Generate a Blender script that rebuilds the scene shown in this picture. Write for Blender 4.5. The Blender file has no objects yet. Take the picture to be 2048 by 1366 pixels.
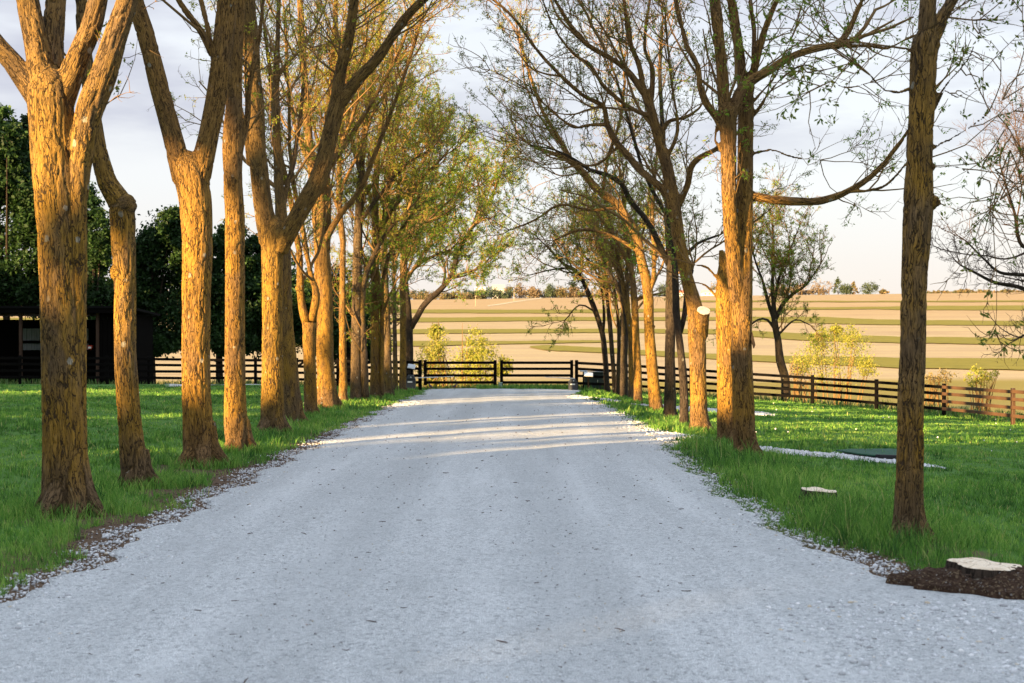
import bpy, bmesh, math, random
import numpy as np
from mathutils import Vector, Matrix, noise as mnoise

random.seed(7)
rng = np.random.default_rng(7)
scene = bpy.context.scene
COL = scene.collection
R_ = math.radians

# ------------------------------------------------------------------ camera
F = 2560.0            # focal length in photo pixels (2048 wide)
CZ = 1.56
cam_d = bpy.data.cameras.new("camera")
cam = bpy.data.objects.new("camera", cam_d)
COL.objects.link(cam)
cam.location = (0, 0, CZ)
cam.rotation_euler = (R_(90), 0, 0)
cam_d.sensor_width = 36.0
cam_d.lens = 36.0 * F / 2048.0
cam_d.clip_end = 20000
cam_d.clip_start = 0.1
cam_d.dof.use_dof = True
cam_d.dof.focus_distance = 21.0
cam_d.dof.aperture_fstop = 4.0
scene.camera = cam

# ------------------------------------------------------------------ light
EL = R_(9.0)
SX, SY = 0.675, 0.738                     # horizontal travel direction of the light
_n = math.hypot(SX, SY); SX /= _n; SY /= _n
sun_d = bpy.data.lights.new("sun", 'SUN')
sun_d.energy = 5.0
sun_d.angle = R_(0.5)
sun_d.color = (1.0, 0.66, 0.30)
sun = bpy.data.objects.new("sun", sun_d)
COL.objects.link(sun)
trav = Vector((SX * math.cos(EL), SY * math.cos(EL), -math.sin(EL)))
sun.rotation_euler = trav.to_track_quat('-Z', 'Y').to_euler()

world = bpy.data.worlds.new("World")
scene.world = world
world.use_nodes = True
wn = world.node_tree.nodes; wl = world.node_tree.links
wn.clear()
wout = wn.new('ShaderNodeOutputWorld')
wbg = wn.new('ShaderNodeBackground')
wbg.inputs['Strength'].default_value = 0.075
sky = wn.new('ShaderNodeTexSky')
sky.sky_type = 'NISHITA'
sky.sun_disc = False
sky.sun_elevation = EL
sky.sun_rotation = math.atan2(-SX, -SY)  # azimuth of the sun, clockwise from +Y
sky.air_density = 1.0; sky.dust_density = 1.2; sky.ozone_density = 1.2
tc = wn.new('ShaderNodeTexCoord')
sep = wn.new('ShaderNodeSeparateXYZ')
wl.new(tc.outputs['Generated'], sep.inputs[0])
mp = wn.new('ShaderNodeMapping')
mp.inputs['Scale'].default_value = (2.2, 2.2, 9.0)
mp.inputs['Location'].default_value = (0.35, 0.2, 0.1)
wl.new(tc.outputs['Generated'], mp.inputs[0])
nz = wn.new('ShaderNodeTexNoise'); nz.inputs['Scale'].default_value = 1.6
nz.inputs['Detail'].default_value = 6; nz.inputs['Roughness'].default_value = 0.55
wl.new(mp.outputs[0], nz.inputs['Vector'])
cr = wn.new('ShaderNodeValToRGB')
cr.color_ramp.elements[0].position = 0.38; cr.color_ramp.elements[0].color = (0, 0, 0, 1)
cr.color_ramp.elements[1].position = 0.60; cr.color_ramp.elements[1].color = (1, 1, 1, 1)
wl.new(nz.outputs['Fac'], cr.inputs[0])
mr = wn.new('ShaderNodeMapRange'); mr.interpolation_type = 'SMOOTHSTEP'
mr.inputs['From Min'].default_value = 0.125; mr.inputs['From Max'].default_value = 0.165
wl.new(sep.outputs['Z'], mr.inputs['Value'])
mul = wn.new('ShaderNodeMath'); mul.operation = 'MULTIPLY'
wl.new(cr.outputs[0], mul.inputs[0]); wl.new(mr.outputs[0], mul.inputs[1])
# bright high overcast veil, then lavender-grey stratus banks with a flat base
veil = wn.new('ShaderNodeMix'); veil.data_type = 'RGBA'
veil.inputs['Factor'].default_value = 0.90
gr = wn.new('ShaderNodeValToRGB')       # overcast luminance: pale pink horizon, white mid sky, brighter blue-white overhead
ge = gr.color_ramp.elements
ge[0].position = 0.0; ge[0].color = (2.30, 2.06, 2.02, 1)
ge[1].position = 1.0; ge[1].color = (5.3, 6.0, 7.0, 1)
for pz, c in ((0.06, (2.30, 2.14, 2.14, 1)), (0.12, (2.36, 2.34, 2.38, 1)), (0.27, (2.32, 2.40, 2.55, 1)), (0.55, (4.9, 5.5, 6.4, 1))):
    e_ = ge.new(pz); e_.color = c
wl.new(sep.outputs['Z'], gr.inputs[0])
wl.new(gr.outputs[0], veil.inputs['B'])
wl.new(sky.outputs[0], veil.inputs['A'])
bank = wn.new('ShaderNodeMix'); bank.data_type = 'RGBA'
bank.inputs['B'].default_value = (1.50, 1.56, 1.86, 1)
wl.new(mul.outputs[0], bank.inputs['Factor'])
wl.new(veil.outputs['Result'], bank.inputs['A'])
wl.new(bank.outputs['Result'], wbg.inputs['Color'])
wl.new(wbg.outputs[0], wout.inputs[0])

scene.view_settings.view_transform = 'Standard'
scene.view_settings.look = 'None'
scene.view_settings.gamma = 1
scene.view_settings.exposure = 2.40
scene.render.engine = 'CYCLES'
scene.cycles.max_bounces = 6
scene.cycles.diffuse_bounces = 3
scene.cycles.glossy_bounces = 2
scene.cycles.transmission_bounces = 3
scene.cycles.use_denoising = True
scene.cycles.sample_clamp_indirect = 6

# ------------------------------------------------------------------ helpers
def P(px, py, D):
    return np.array([(px - 1024.0) * D / F, D, CZ + (683.0 - py) * D / F])

def sstep(a, b, x):
    t = np.clip((np.asarray(x, float) - a) / (b - a), 0, 1)
    return t * t * (3 - 2 * t)

_fy = np.array([0, 58, 66, 80, 110, 160, 215, 250, 300, 900, 950, 1050, 1300, 2000, 9000.])
_fz = np.array([0, -.63, -1.0, -2.4, -4.9, -7.0, -7.3, -6.4, -3.46, 31.8, 33.6, 33.0, 26, 10, -40.])
_ty = np.concatenate([np.arange(0, 400, 1.0), np.arange(400, 9000, 10.0)])
_tz = np.interp(_ty, _fy, _fz)
_k = np.ones(9) / 9
_tz[60:390] = np.convolve(_tz, _k, 'same')[60:390]

def gz(x, y):
    x = np.asarray(x, float); y = np.asarray(y, float)
    near = -0.0109 * y
    far = np.interp(y, _ty, _tz)
    w = sstep(56, 64, y)
    base = near * (1 - w) + far * w
    side = -0.066 * np.clip(x - 3.4, 0, 24) + 0.03 * (np.clip(-x, 4, 12) - 4)
    side = side * (1 - sstep(70, 200, y)) * sstep(-30, 0, y)
    tilt = 0.0118 * np.clip(x, -500, 800) * sstep(250, 900, y)
    return base + side + tilt

def gzl(x, y):
    """lawn micro relief on top of the terrain"""
    x = np.asarray(x, float); y = np.asarray(y, float)
    m = 0.025 * np.sin(x * 1.3 + y * .35) * np.sin(y * .8 - x * .4) + 0.012 * np.sin(x * 3.1 + 1) * np.sin(y * 2.3)
    m = m * (sstep(0.2, 1.5, np.abs(x + 0.4) - 3.1)) * (1 - sstep(56, 60, y)) * sstep(2, 6, y)
    return gz(x, y) + m

def hit(px, py, d0=4.0, d1=3000.0):
    """distance at which the sight line through a photo pixel meets the terrain"""
    ds = np.geomspace(d0, d1, 6000)
    z = CZ + (683.0 - py) * ds / F
    g = gz((px - 1024.0) * ds / F, ds)
    i = np.argmax(z < g)
    if i == 0:
        return ds[0] if z[0] < g[0] else d1
    a = (z[i - 1] - g[i - 1]); b = (g[i] - z[i])
    return ds[i - 1] + (ds[i] - ds[i - 1]) * a / (a + b + 1e-9)

def mesh_np(name, V, faces, mats=(), mat_idx=None, attrs=None, smooth=False):
    """faces: list of (n,k) int arrays"""
    me = bpy.data.meshes.new(name)
    V = np.asarray(V, np.float32)
    me.vertices.add(len(V)); me.vertices.foreach_set('co', V.ravel())
    faces = [np.asarray(f, np.int32) for f in faces if len(f)]
    loops = np.concatenate([f.ravel() for f in faces])
    tot = np.concatenate([np.full(len(f), f.shape[1], np.int32) for f in faces])
    start = np.concatenate([[0], np.cumsum(tot)[:-1]]).astype(np.int32)
    me.loops.add(len(loops)); me.loops.foreach_set('vertex_index', loops)
    me.polygons.add(len(tot)); me.polygons.foreach_set('loop_start', start)
    try:
        me.polygons.foreach_set('loop_total', tot)
    except Exception:
        pass
    for m in mats: me.materials.append(m)
    if mat_idx is not None:
        me.polygons.foreach_set('material_index', np.asarray(mat_idx, np.int32))
    if smooth:
        me.polygons.foreach_set('use_smooth', np.ones(len(tot), bool))
    if attrs:
        for k, (typ, data) in attrs.items():
            a = me.attributes.new(k, typ, 'POINT')
            key = 'vector' if typ == 'FLOAT_VECTOR' else 'value'
            a.data.foreach_set(key, np.asarray(data, np.float32).ravel())
    me.update(calc_edges=True)
    me.validate()
    return me

def link(name, me, parent=None, loc=None):
    o = bpy.data.objects.new(name, me)
    COL.objects.link(o)
    if parent is not None: o.parent = parent
    if loc is not None: o.location = loc
    return o

def tag(o, label, cat, group=None):
    o['label'] = label; o['category'] = cat
    if group: o['group'] = group
    return o

def thing(name, label, cat, loc, group=None, rz=0.0):
    o = bpy.data.objects.new(name, None)
    o.empty_display_size = 0.2
    COL.objects.link(o)
    o.location = loc; o.rotation_euler = (0, 0, rz)
    return tag(o, label, cat, group)

def kind(o, k):
    o['kind'] = k
    return o

class MB:
    """collects boxes, tubes, balls, prisms into one mesh"""
    def __init__(s):
        s.bm = bmesh.new()
    def box(s, c, size, rz=0.0, rx=0.0, ry=0.0, bev=0.0):
        m = Matrix.Translation(c) @ Matrix.Rotation(rz, 4, 'Z') @ Matrix.Rotation(ry, 4, 'Y') @ Matrix.Rotation(rx, 4, 'X')
        r = bmesh.ops.create_cube(s.bm, size=1.0)
        bmesh.ops.scale(s.bm, vec=size, verts=r['verts'])
        if bev > 0:
            es = list({e for v in r['verts'] for e in v.link_edges})
            rb = bmesh.ops.bevel(s.bm, geom=es, offset=bev, segments=1, affect='EDGES', profile=.5)
            vs = list({v for f in rb['faces'] for v in f.verts} | {v for v in r['verts'] if v.is_valid})
        else:
            vs = r['verts']
        bmesh.ops.transform(s.bm, matrix=m, verts=vs)
        return s
    def beam(s, a, b, w, h, bev=0.0):
        a = Vector(a); b = Vector(b); d = b - a
        L = d.length; c = (a + b) / 2
        rz = math.atan2(d.y, d.x); ry = -math.asin(max(-1, min(1, d.z / L)))
        return s.box(c, (L, w, h), rz=rz, ry=ry, bev=bev)
    def cyl(s, a, b, r1, r2=None, n=12):
        a = Vector(a); b = Vector(b); d = b - a
        r = bmesh.ops.create_cone(s.bm, cap_ends=True, segments=n, radius1=r1, radius2=r1 if r2 is None else r2, depth=d.length)
        q = d.to_track_quat('Z', 'Y').to_matrix().to_4x4()
        bmesh.ops.transform(s.bm, matrix=Matrix.Translation((a + b) / 2) @ q, verts=r['verts'])
        return s
    def ball(s, c, rad, sub=2):
        r = bmesh.ops.create_icosphere(s.bm, subdivisions=sub, radius=1.0)
        bmesh.ops.scale(s.bm, vec=rad if hasattr(rad, '__len__') else (rad,) * 3, verts=r['verts'])
        bmesh.ops.translate(s.bm, vec=c, verts=r['verts'])
        return s
    def poly(s, pts, extr):
        vs = [s.bm.verts.new(p) for p in pts]
        f = s.bm.faces.new(vs)
        r = bmesh.ops.extrude_face_region(s.bm, geom=[f])
        nv = [g for g in r['geom'] if isinstance(g, bmesh.types.BMVert)]
        bmesh.ops.translate(s.bm, vec=extr, verts=nv)
        bmesh.ops.recalc_face_normals(s.bm, faces=s.bm.faces)
        return s
    def build(s, name, mat, parent=None, smooth=False, loc=None):
        me = bpy.data.meshes.new(name)
        bmesh.ops.recalc_face_normals(s.bm, faces=s.bm.faces)
        s.bm.to_mesh(me); s.bm.free()
        me.materials.append(mat)
        if smooth:
            me.polygons.foreach_set('use_smooth', np.ones(len(me.polygons), bool))
        return link(name, me, parent, loc)

# ------------------------------------------------------------------ materials
class NT:
    def __init__(s, name):
        s.m = bpy.data.materials.new(name); s.m.use_nodes = True
        s.t = s.m.node_tree; s.n = s.t.nodes; s.l = s.t.links
        s.n.clear()
        s.out = s.n.new('ShaderNodeOutputMaterial')
    def node(s, typ, **kw):
        x = s.n.new(typ)
        for k, v in kw.items():
            if k in x.inputs.keys() if False else False: pass
            setattr(x, k, v)
        return x
    def put(s, sock, v):
        if hasattr(v, 'is_linked') or isinstance(v, bpy.types.NodeSocket): s.l.new(v, sock)
        elif isinstance(v, (tuple, list)) and sock.type == 'RGBA' and len(v) == 3: sock.default_value = (*v, 1)
        else: sock.default_value = v
    def attr(s, name, out='Fac'):
        a = s.n.new('ShaderNodeAttribute'); a.attribute_name = name
        return a.outputs[out]
    def pos(s):
        return s.n.new('ShaderNodeNewGeometry').outputs['Position']
    def obj(s):
        return s.n.new('ShaderNodeTexCoord').outputs['Object']
    def map(s, vec, scale=(1, 1, 1), loc=(0, 0, 0)):
        m = s.n.new('ShaderNodeMapping'); m.inputs['Scale'].default_value = scale; m.inputs['Location'].default_value = loc
        s.l.new(vec, m.inputs[0]); return m.outputs[0]
    def noise(s, vec, scale, detail=4, rough=0.55, dist=0.0):
        x = s.n.new('ShaderNodeTexNoise'); x.inputs['Scale'].default_value = scale
        x.inputs['Detail'].default_value = detail; x.inputs['Roughness'].default_value = rough
        x.inputs['Distortion'].default_value = dist
        s.l.new(vec, x.inputs['Vector']); return x.outputs['Fac']
    def vor(s, vec, scale, feat='F1', out='Distance', rnd=1.0):
        x = s.n.new('ShaderNodeTexVoronoi'); x.feature = feat
        x.inputs['Scale'].default_value = scale; x.inputs['Randomness'].default_value = rnd
        s.l.new(vec, x.inputs['Vector']); return x.outputs[out]
    def ramp(s, fac, stops, interp='LINEAR'):
        x = s.n.new('ShaderNodeValToRGB'); e = x.color_ramp.elements
        x.color_ramp.interpolation = interp
        while len(e) < len(stops): e.new(0.5)
        for i, (p, c) in enumerate(stops):
            e[i].position = p
            e[i].color = (*c, 1) if hasattr(c, '__len__') else (c, c, c, 1)
        s.l.new(fac, x.inputs[0]); return x.outputs[0]
    def math(s, op, a, b=None, clamp=False):
        x = s.n.new('ShaderNodeMath'); x.operation = op; x.use_clamp = clamp
        s.put(x.inputs[0], a)
        if b is not None: s.put(x.inputs[1], b)
        return x.outputs[0]
    def mr(s, v, a, b, c=0.0, d=1.0, smooth=True):
        x = s.n.new('ShaderNodeMapRange')
        if smooth: x.interpolation_type = 'SMOOTHSTEP'
        s.put(x.inputs['Value'], v)
        x.inputs['From Min'].default_value = a; x.inputs['From Max'].default_value = b
        x.inputs['To Min'].default_value = c; x.inputs['To Max'].default_value = d
        return x.outputs[0]
    def mix(s, fac, a, b, blend='MIX'):
        x = s.n.new('ShaderNodeMix'); x.data_type = 'RGBA'; x.blend_type = blend
        s.put(x.inputs['Factor'], fac); s.put(x.inputs['A'], a); s.put(x.inputs['B'], b)
        return x.outputs['Result']
    def bump(s, h, strength=0.5, dist=0.02, normal=None):
        x = s.n.new('ShaderNodeBump'); x.inputs['Strength'].default_value = strength
        x.inputs['Distance'].default_value = dist
        s.l.new(h, x.inputs['Height'])
        if normal is not None: s.l.new(normal, x.inputs['Normal'])
        return x.outputs[0]
    def bsdf(s, color, rough=0.8, normal=None, spec=0.3, metal=0.0):
        x = s.n.new('ShaderNodeBsdfPrincipled')
        s.put(x.inputs['Base Color'], color); s.put(x.inputs['Roughness'], rough)
        x.inputs['Specular IOR Level'].default_value = spec
        x.inputs['Metallic'].default_value = metal
        if normal is not None: s.l.new(normal, x.inputs['Normal'])
        s.l.new(x.outputs[0], s.out.inputs[0]); return x
    def leafy(s, color, trans=0.4, tcol=None, rough=0.6):
        d = s.n.new('ShaderNodeBsdfPrincipled'); s.put(d.inputs['Base Color'], color)
        d.inputs['Roughness'].default_value = rough; d.inputs['Specular IOR Level'].default_value = 0.25
        t = s.n.new('ShaderNodeBsdfTranslucent'); s.put(t.inputs['Color'], tcol if tcol is not None else color)
        m = s.n.new('ShaderNodeMixShader'); m.inputs[0].default_value = trans
        s.l.new(d.outputs[0], m.inputs[1]); s.l.new(t.outputs[0], m.inputs[2])
        s.l.new(m.outputs[0], s.out.inputs[0])

def simple(name, color, rough=0.7, vary=0.25, scale=3.0, bumpd=0.0, spec=0.3, metal=0.0):
    t = NT(name); o = t.obj()
    n = t.noise(o, scale, 5, 0.6)
    c = t.mix(n, tuple(v * (1 - vary) for v in color), tuple(min(1, v * (1 + vary)) for v in color))
    nm = t.bump(t.noise(o, scale * 12, 4), 0.4, bumpd) if bumpd else None
    t.bsdf(c, rough, nm, spec, metal)
    return t.m

def bark_material(name, ochre, grey, amount, light=1.0):
    t = NT(name)
    b = t.attr('bark', 'Vector'); h = t.attr('hgt', 'Fac')
    wn_ = t.n.new('ShaderNodeTexNoise'); wn_.inputs['Scale'].default_value = 1.0; wn_.inputs['Detail'].default_value = 3
    t.l.new(t.map(b, (16, 16, 7)), wn_.inputs['Vector'])
    wv = t.n.new('ShaderNodeVectorMath'); wv.operation = 'MULTIPLY_ADD'
    t.l.new(wn_.outputs['Color'], wv.inputs[0]); wv.inputs[1].default_value = (.075, .075, .22); t.l.new(b, wv.inputs[2])
    bw = wv.outputs[0]
    e1 = t.vor(t.map(bw, (44, 44, 2.6)), 1.0, 'DISTANCE_TO_EDGE')
    wid = t.noise(t.map(b, (9, 9, 3.5)), 1.0, 3, .6)
    fiss = t.mr(t.math('DIVIDE', e1, t.mr(wid, .28, .70, .02, .15)), 0.15, 1.0)
    str_ = t.noise(t.map(bw, (60, 60, 3.2)), 1.0, 4, .6)
    fine = t.noise(t.map(bw, (75, 75, 13)), 1.0, 5, 0.65)
    plate = t.noise(t.map(bw, (11, 11, 3)), 1.0, 4, 0.6)
    big = t.noise(t.map(b, (2.2, 2.2, 0.9)), 1.0, 4, 0.6)
    rnd_ = t.n.new('ShaderNodeObjectInfo').outputs['Random']
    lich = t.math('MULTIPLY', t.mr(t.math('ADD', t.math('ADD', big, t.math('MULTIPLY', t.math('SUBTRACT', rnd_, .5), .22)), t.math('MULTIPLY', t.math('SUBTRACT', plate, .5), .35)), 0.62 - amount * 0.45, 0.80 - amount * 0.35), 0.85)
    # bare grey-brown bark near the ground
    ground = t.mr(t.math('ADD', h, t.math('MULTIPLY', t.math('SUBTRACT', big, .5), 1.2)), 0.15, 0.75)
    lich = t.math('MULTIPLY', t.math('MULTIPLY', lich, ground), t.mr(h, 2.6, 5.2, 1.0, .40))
    tex = t.math('ADD', t.math('MULTIPLY', fine, .30), t.math('ADD', t.math('MULTIPLY', plate, .30), t.math('MULTIPLY', str_, .40)))
    tex = t.mr(tex, .38, .64)
    col = t.mix(tex, tuple(v * 0.66 * light for v in grey), tuple(v * 1.25 * light for v in grey))
    och = t.mix(tex, tuple(v * 0.70 * light for v in ochre), tuple(v * 1.20 * light for v in ochre))
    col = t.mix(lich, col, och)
    col = t.mix(t.mr(t.noise(t.map(b, (4, 4, 1.2), (9, 3, 5)), 1.0, 4, .6), .48, .70, 0, .60), col, tuple(v * .62 for v in grey))
    col = t.mix(fiss, tuple(v * 0.30 for v in grey), col)
    # pale crusty lichen spots
    vd = t.vor(t.map(b, (1, 1, .8)), 5.0)
    warp = t.math('ADD', vd, t.math('MULTIPLY', t.math('SUBTRACT', t.noise(b, 40, 3), .5), .16))
    spot = t.math('MULTIPLY', t.mr(warp, 0.17, 0.11), t.mr(t.noise(b, 2.1, 2), .46, .58))
    col = t.mix(t.math('MULTIPLY', spot, 0.8), col, (0.30, 0.285, 0.23))
    hgt = t.math('ADD', t.math('MULTIPLY', fiss, 0.6), t.math('ADD', t.math('MULTIPLY', str_, .7), t.math('MULTIPLY', fine, 0.35)))
    t.bsdf(col, 0.9, t.bump(hgt, 0.9, 0.028), 0.15)
    return t.m

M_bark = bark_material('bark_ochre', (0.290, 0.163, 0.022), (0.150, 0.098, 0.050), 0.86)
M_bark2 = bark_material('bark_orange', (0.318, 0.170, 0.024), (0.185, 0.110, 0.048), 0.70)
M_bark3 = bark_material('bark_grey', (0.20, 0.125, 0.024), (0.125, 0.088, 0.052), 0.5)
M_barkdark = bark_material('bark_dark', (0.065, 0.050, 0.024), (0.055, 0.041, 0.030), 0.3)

def twig_material(name, c1, c2):
    t = NT(name); n = t.noise(t.pos(), 9.0, 3)
    t.bsdf(t.mix(n, c1, c2), 0.9, None, 0.1)
    return t.m
M_twig = twig_material('twig', (0.10, 0.060, 0.028), (0.24, 0.145, 0.055))
M_twigred = twig_material('twig_red', (0.060, 0.042, 0.035), (0.105, 0.072, 0.058))

def leaf_material(name, stops, trans=0.45):
    t = NT(name)
    t.leafy(t.ramp(t.attr('rnd'), stops), trans)
    return t.m
M_leaf_gold = leaf_material('leaf_gold', [(0, (0.17, 0.25, 0.022)), (0.5, (0.32, 0.36, 0.032)), (1, (0.42, 0.36, 0.045))], 0.55)
M_leaf_mix = leaf_material('leaf_mix', [(0, (0.06, 0.12, 0.015)), (0.6, (0.13, 0.18, 0.020)), (1, (0.22, 0.20, 0.03))])
M_leaf_green = leaf_material('leaf_green', [(0, (0.09, 0.19, 0.018)), (0.6, (0.19, 0.31, 0.028)), (1, (0.32, 0.36, 0.04))], 0.55)
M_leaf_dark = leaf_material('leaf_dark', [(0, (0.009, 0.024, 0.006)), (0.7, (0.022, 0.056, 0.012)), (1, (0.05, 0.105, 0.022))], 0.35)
M_leaf_yellow = leaf_material('leaf_yellow', [(0, (0.19, 0.225, 0.03)), (0.55, (0.31, 0.31, 0.045)), (1, (0.38, 0.32, 0.10))])
M_leaf_straw = leaf_material('leaf_straw', [(0, (0.20, 0.16, 0.05)), (1, (0.34, 0.25, 0.10))], 0.3)
M_leaf_far = leaf_material('leaf_far', [(0, (0.05, 0.07, 0.025)), (0.5, (0.13, 0.11, 0.05)), (1, (0.26, 0.17, 0.09))], 0.2)
M_leaf_fardark = leaf_material('leaf_far_evergreen', [(0, (0.025, 0.045, 0.03)), (1, (0.075, 0.10, 0.05))], 0.1)
M_leaf_brown = leaf_material('leaf_far_brown', [(0, (0.11, 0.082, 0.05)), (1, (0.22, 0.165, 0.10))], 0.2)
M_grass = leaf_material('grass_blades', [(0, (0.026, 0.088, 0.016)), (0.5, (0.120, 0.285, 0.042)), (0.88, (0.28, 0.45, 0.082)), (1, (0.42, 0.38, 0.15))], 0.4)
M_rough = leaf_material('rough_grass', [(0, (0.03, 0.07, 0.014)), (0.6, (0.07, 0.14, 0.025)), (1, (0.24, 0.22, 0.09))], 0.3)

SOIL_SPOTS = [(-4.15, 12.2, .55), (-3.95, 17.4, .95), (-4.35, 18.0, .6), (-3.9, 14.6, .45), (-5.0, 43.5, .9), (-4.7, 25.6, .5), (3.45, 10.2, .35)]
def make_ground_material():
    t = NT('ground'); p = t.pos()
    sp = t.n.new('ShaderNodeSeparateXYZ'); t.l.new(p, sp.inputs[0])
    x, y = sp.outputs['X'], sp.outputs['Y']
    n1 = t.noise(p, 0.9, 5, 0.6); n2 = t.noise(p, 14, 4, 0.7); n3 = t.noise(p, 0.02, 4, 0.6)
    nb = t.noise(p, 2.4, 5, 0.65)
    lawn = t.mix(n1, (0.035, 0.110, 0.018), (0.080, 0.190, 0.030))
    lawn = t.mix(t.math('MULTIPLY', n2, 0.6), lawn, (0.06, 0.10, 0.025))
    # bare soil beside the drive and in worn patches
    soil = t.mix(t.noise(p, 38, 4, .75), (0.030, 0.019, 0.012), (0.155, 0.105, 0.068))
    xa = t.math('SUBTRACT', t.math('ABSOLUTE', t.math('ADD', x, 0.42)), 3.0)
    dm = t.math('ADD', xa, t.math('MULTIPLY', t.math('SUBTRACT', nb, 0.5), 1.5))
    sm = t.mr(dm, 0.40, 0.62, 1.0, 0.0)
    sm = t.math('MULTIPLY', sm, t.mr(y, 40, 55, 1.0, 0.0))
    rside = t.math('MULTIPLY', t.mr(x, 0.0, 0.1), t.mr(y, 9.5, 12.5))
    sm = t.math('MULTIPLY', sm, t.math('SUBTRACT', 1.0, t.math('MULTIPLY', rside, .75)))
    sp2 = None
    for (cx_, cy_, cr_2) in SOIL_SPOTS:
        vv = t.n.new('ShaderNodeVectorMath'); vv.operation = 'DISTANCE'
        cmb = t.n.new('ShaderNodeCombineXYZ'); t.l.new(x, cmb.inputs[0]); t.l.new(y, cmb.inputs[1])
        t.l.new(cmb.outputs[0], vv.inputs[0]); vv.inputs[1].default_value = (cx_, cy_, 0)
        q_ = t.mr(t.math('ADD', vv.outputs['Value'], t.math('MULTIPLY', t.math('SUBTRACT', nb, .5), .9)), cr_2 + .12, cr_2 - .12)
        sm = t.math('MAXIMUM', sm, q_)
    near = t.mix(sm, lawn, soil)
    rough = t.mix(n1, (0.04, 0.075, 0.018), (0.10, 0.13, 0.035))
    meadow = t.mix(n3, (0.186, 0.156, 0.032), (0.273, 0.216, 0.059))
    # stubble field in drilled rows
    yy = t.math('ADD', y, t.math('MULTIPLY', n3, 30))
    row = t.n.new('ShaderNodeTexWave'); row.wave_type = 'BANDS'; row.bands_direction = 'Y'
    row.inputs['Scale'].default_value = 0.16; row.inputs['Distortion'].default_value = 6.0
    row.inputs['Detail'].default_value = 3; row.inputs['Detail Scale'].default_value = 0.4
    t.l.new(t.map(p, (0.25, 1, 0)), row.inputs[0])
    f1 = t.noise(t.map(p, (0.012, 0.10, 0)), 1.0, 6, 0.65)
    tan_ = t.ramp(f1, [(0.30, (0.275, 0.208, 0.125)), (0.46, (0.355, 0.285, 0.168)), (0.60, (0.395, 0.325, 0.178)), (0.8, (0.33, 0.245, 0.122))])
    tan_ = t.mix(t.mr(row.outputs['Fac'], .25, .8, 0, .28), tan_, (0.23, 0.165, 0.10))
    fine_ = t.noise(t.map(p, (0.05, 0.6, 0)), 1.0, 5, .7)
    tan_ = t.mix(t.mr(fine_, .45, .7, 0, .30), tan_, (0.24, 0.17, 0.10))
    upper = t.mr(y, 380, 700, 0, .6)
    tan_ = t.mix(upper, tan_, t.mix(f1, (0.27, 0.175, 0.085), (0.36, 0.25, 0.12)))
    c = t.mix(t.mr(t.math('ADD', y, t.math('MULTIPLY', t.math('SUBTRACT', n1, .5), 8)), 60, 65), near, rough)
    c = t.mix(t.mr(t.math('ADD', y, t.math('MULTIPLY', t.math('SUBTRACT', n3, .5), 40)), 88, 130), c, meadow)
    c = t.mix(t.mr(t.math('ADD', y, t.math('MULTIPLY', t.math('SUBTRACT', n3, .5), 26)), 246, 262), c, tan_)
    t.bsdf(c, 0.95, t.bump(n2, 0.6, 0.03), 0.1)
    return t.m
M_ground = make_ground_material()

def make_gravel(name, c_lo, c_mid, c_hi, lanes=False):
    t = NT(name); p = t.pos()
    v = t.vor(p, 75, 'F1', 'Color'); vs = t.n.new('ShaderNodeSeparateColor'); t.l.new(v, vs.inputs[0])
    d = t.vor(p, 75, 'DISTANCE_TO_EDGE')
    v2 = t.vor(p, 34, 'F1', 'Color'); vs2 = t.n.new('ShaderNodeSeparateColor'); t.l.new(v2, vs2.inputs[0])
    big = t.noise(p, 1.1, 5, 0.6); mid = t.noise(p, 9, 4, 0.6)
    stone = t.mix(vs2.outputs[0], vs.outputs[0], vs2.outputs[1])
    sc = t.ramp(t.math('ADD', t.math('MULTIPLY', vs.outputs[0], .6), t.math('MULTIPLY', vs2.outputs[1], .4)),
                [(0.08, c_lo), (0.35, c_mid), (0.8, c_hi)])
    sc = t.mix(t.mr(d, 0.0, 0.10, .45, 0.0), sc, (0.13, 0.13, 0.13))
    sc = t.mix(t.mr(mid, 0.50, 0.70, 0, .30), sc, tuple(v * .62 for v in c_mid))
    sc = t.mix(t.mr(t.noise(p, 42, 3, .7), 0.58, 0.68, 0, .5), sc, tuple(v * .45 for v in c_mid))
    sc = t.mix(t.mr(big, 0.42, 0.68, 0, .30), sc, tuple(v * .80 for v in c_mid))
    if lanes:
        lw = t.noise(t.map(p, (1.6, .10, 1)), 1.0, 5, .6)
        sc = t.mix(t.mr(lw, .46, .66, 0, .28), sc, tuple(v * .62 for v in c_mid))
        sc = t.mix(t.mr(lw, .50, .32, 0, .35), sc, c_hi)
        sp = t.n.new('ShaderNodeSeparateXYZ'); t.l.new(p, sp.inputs[0])
        a = t.math('ABSOLUTE', t.math('SUBTRACT', t.math('ABSOLUTE', t.math('ADD', sp.outputs[0], t.math('ADD', .45, t.math('MULTIPLY', t.math('SUBTRACT', big, .5), .5)))), 0.85))
        sc = t.mix(t.mr(a, 0.50, 0.1, 0, .32), sc, tuple(v * .66 for v in c_mid))
    hh = t.math('ADD', t.math('MULTIPLY', t.mr(d, 0, .25), .7), t.math('MULTIPLY', mid, .5))
    t.bsdf(sc, 0.9, t.bump(hh, 0.9, 0.012), 0.2)
    return t.m
M_gravel = make_gravel('crushed_limestone', (0.28, 0.30, 0.315), (0.57, 0.605, 0.615), (0.72, 0.745, 0.75), True)
M_path = make_gravel('white_gravel', (0.42, 0.41, 0.40), (0.60, 0.60, 0.59), (0.78, 0.78, 0.77))
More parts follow.
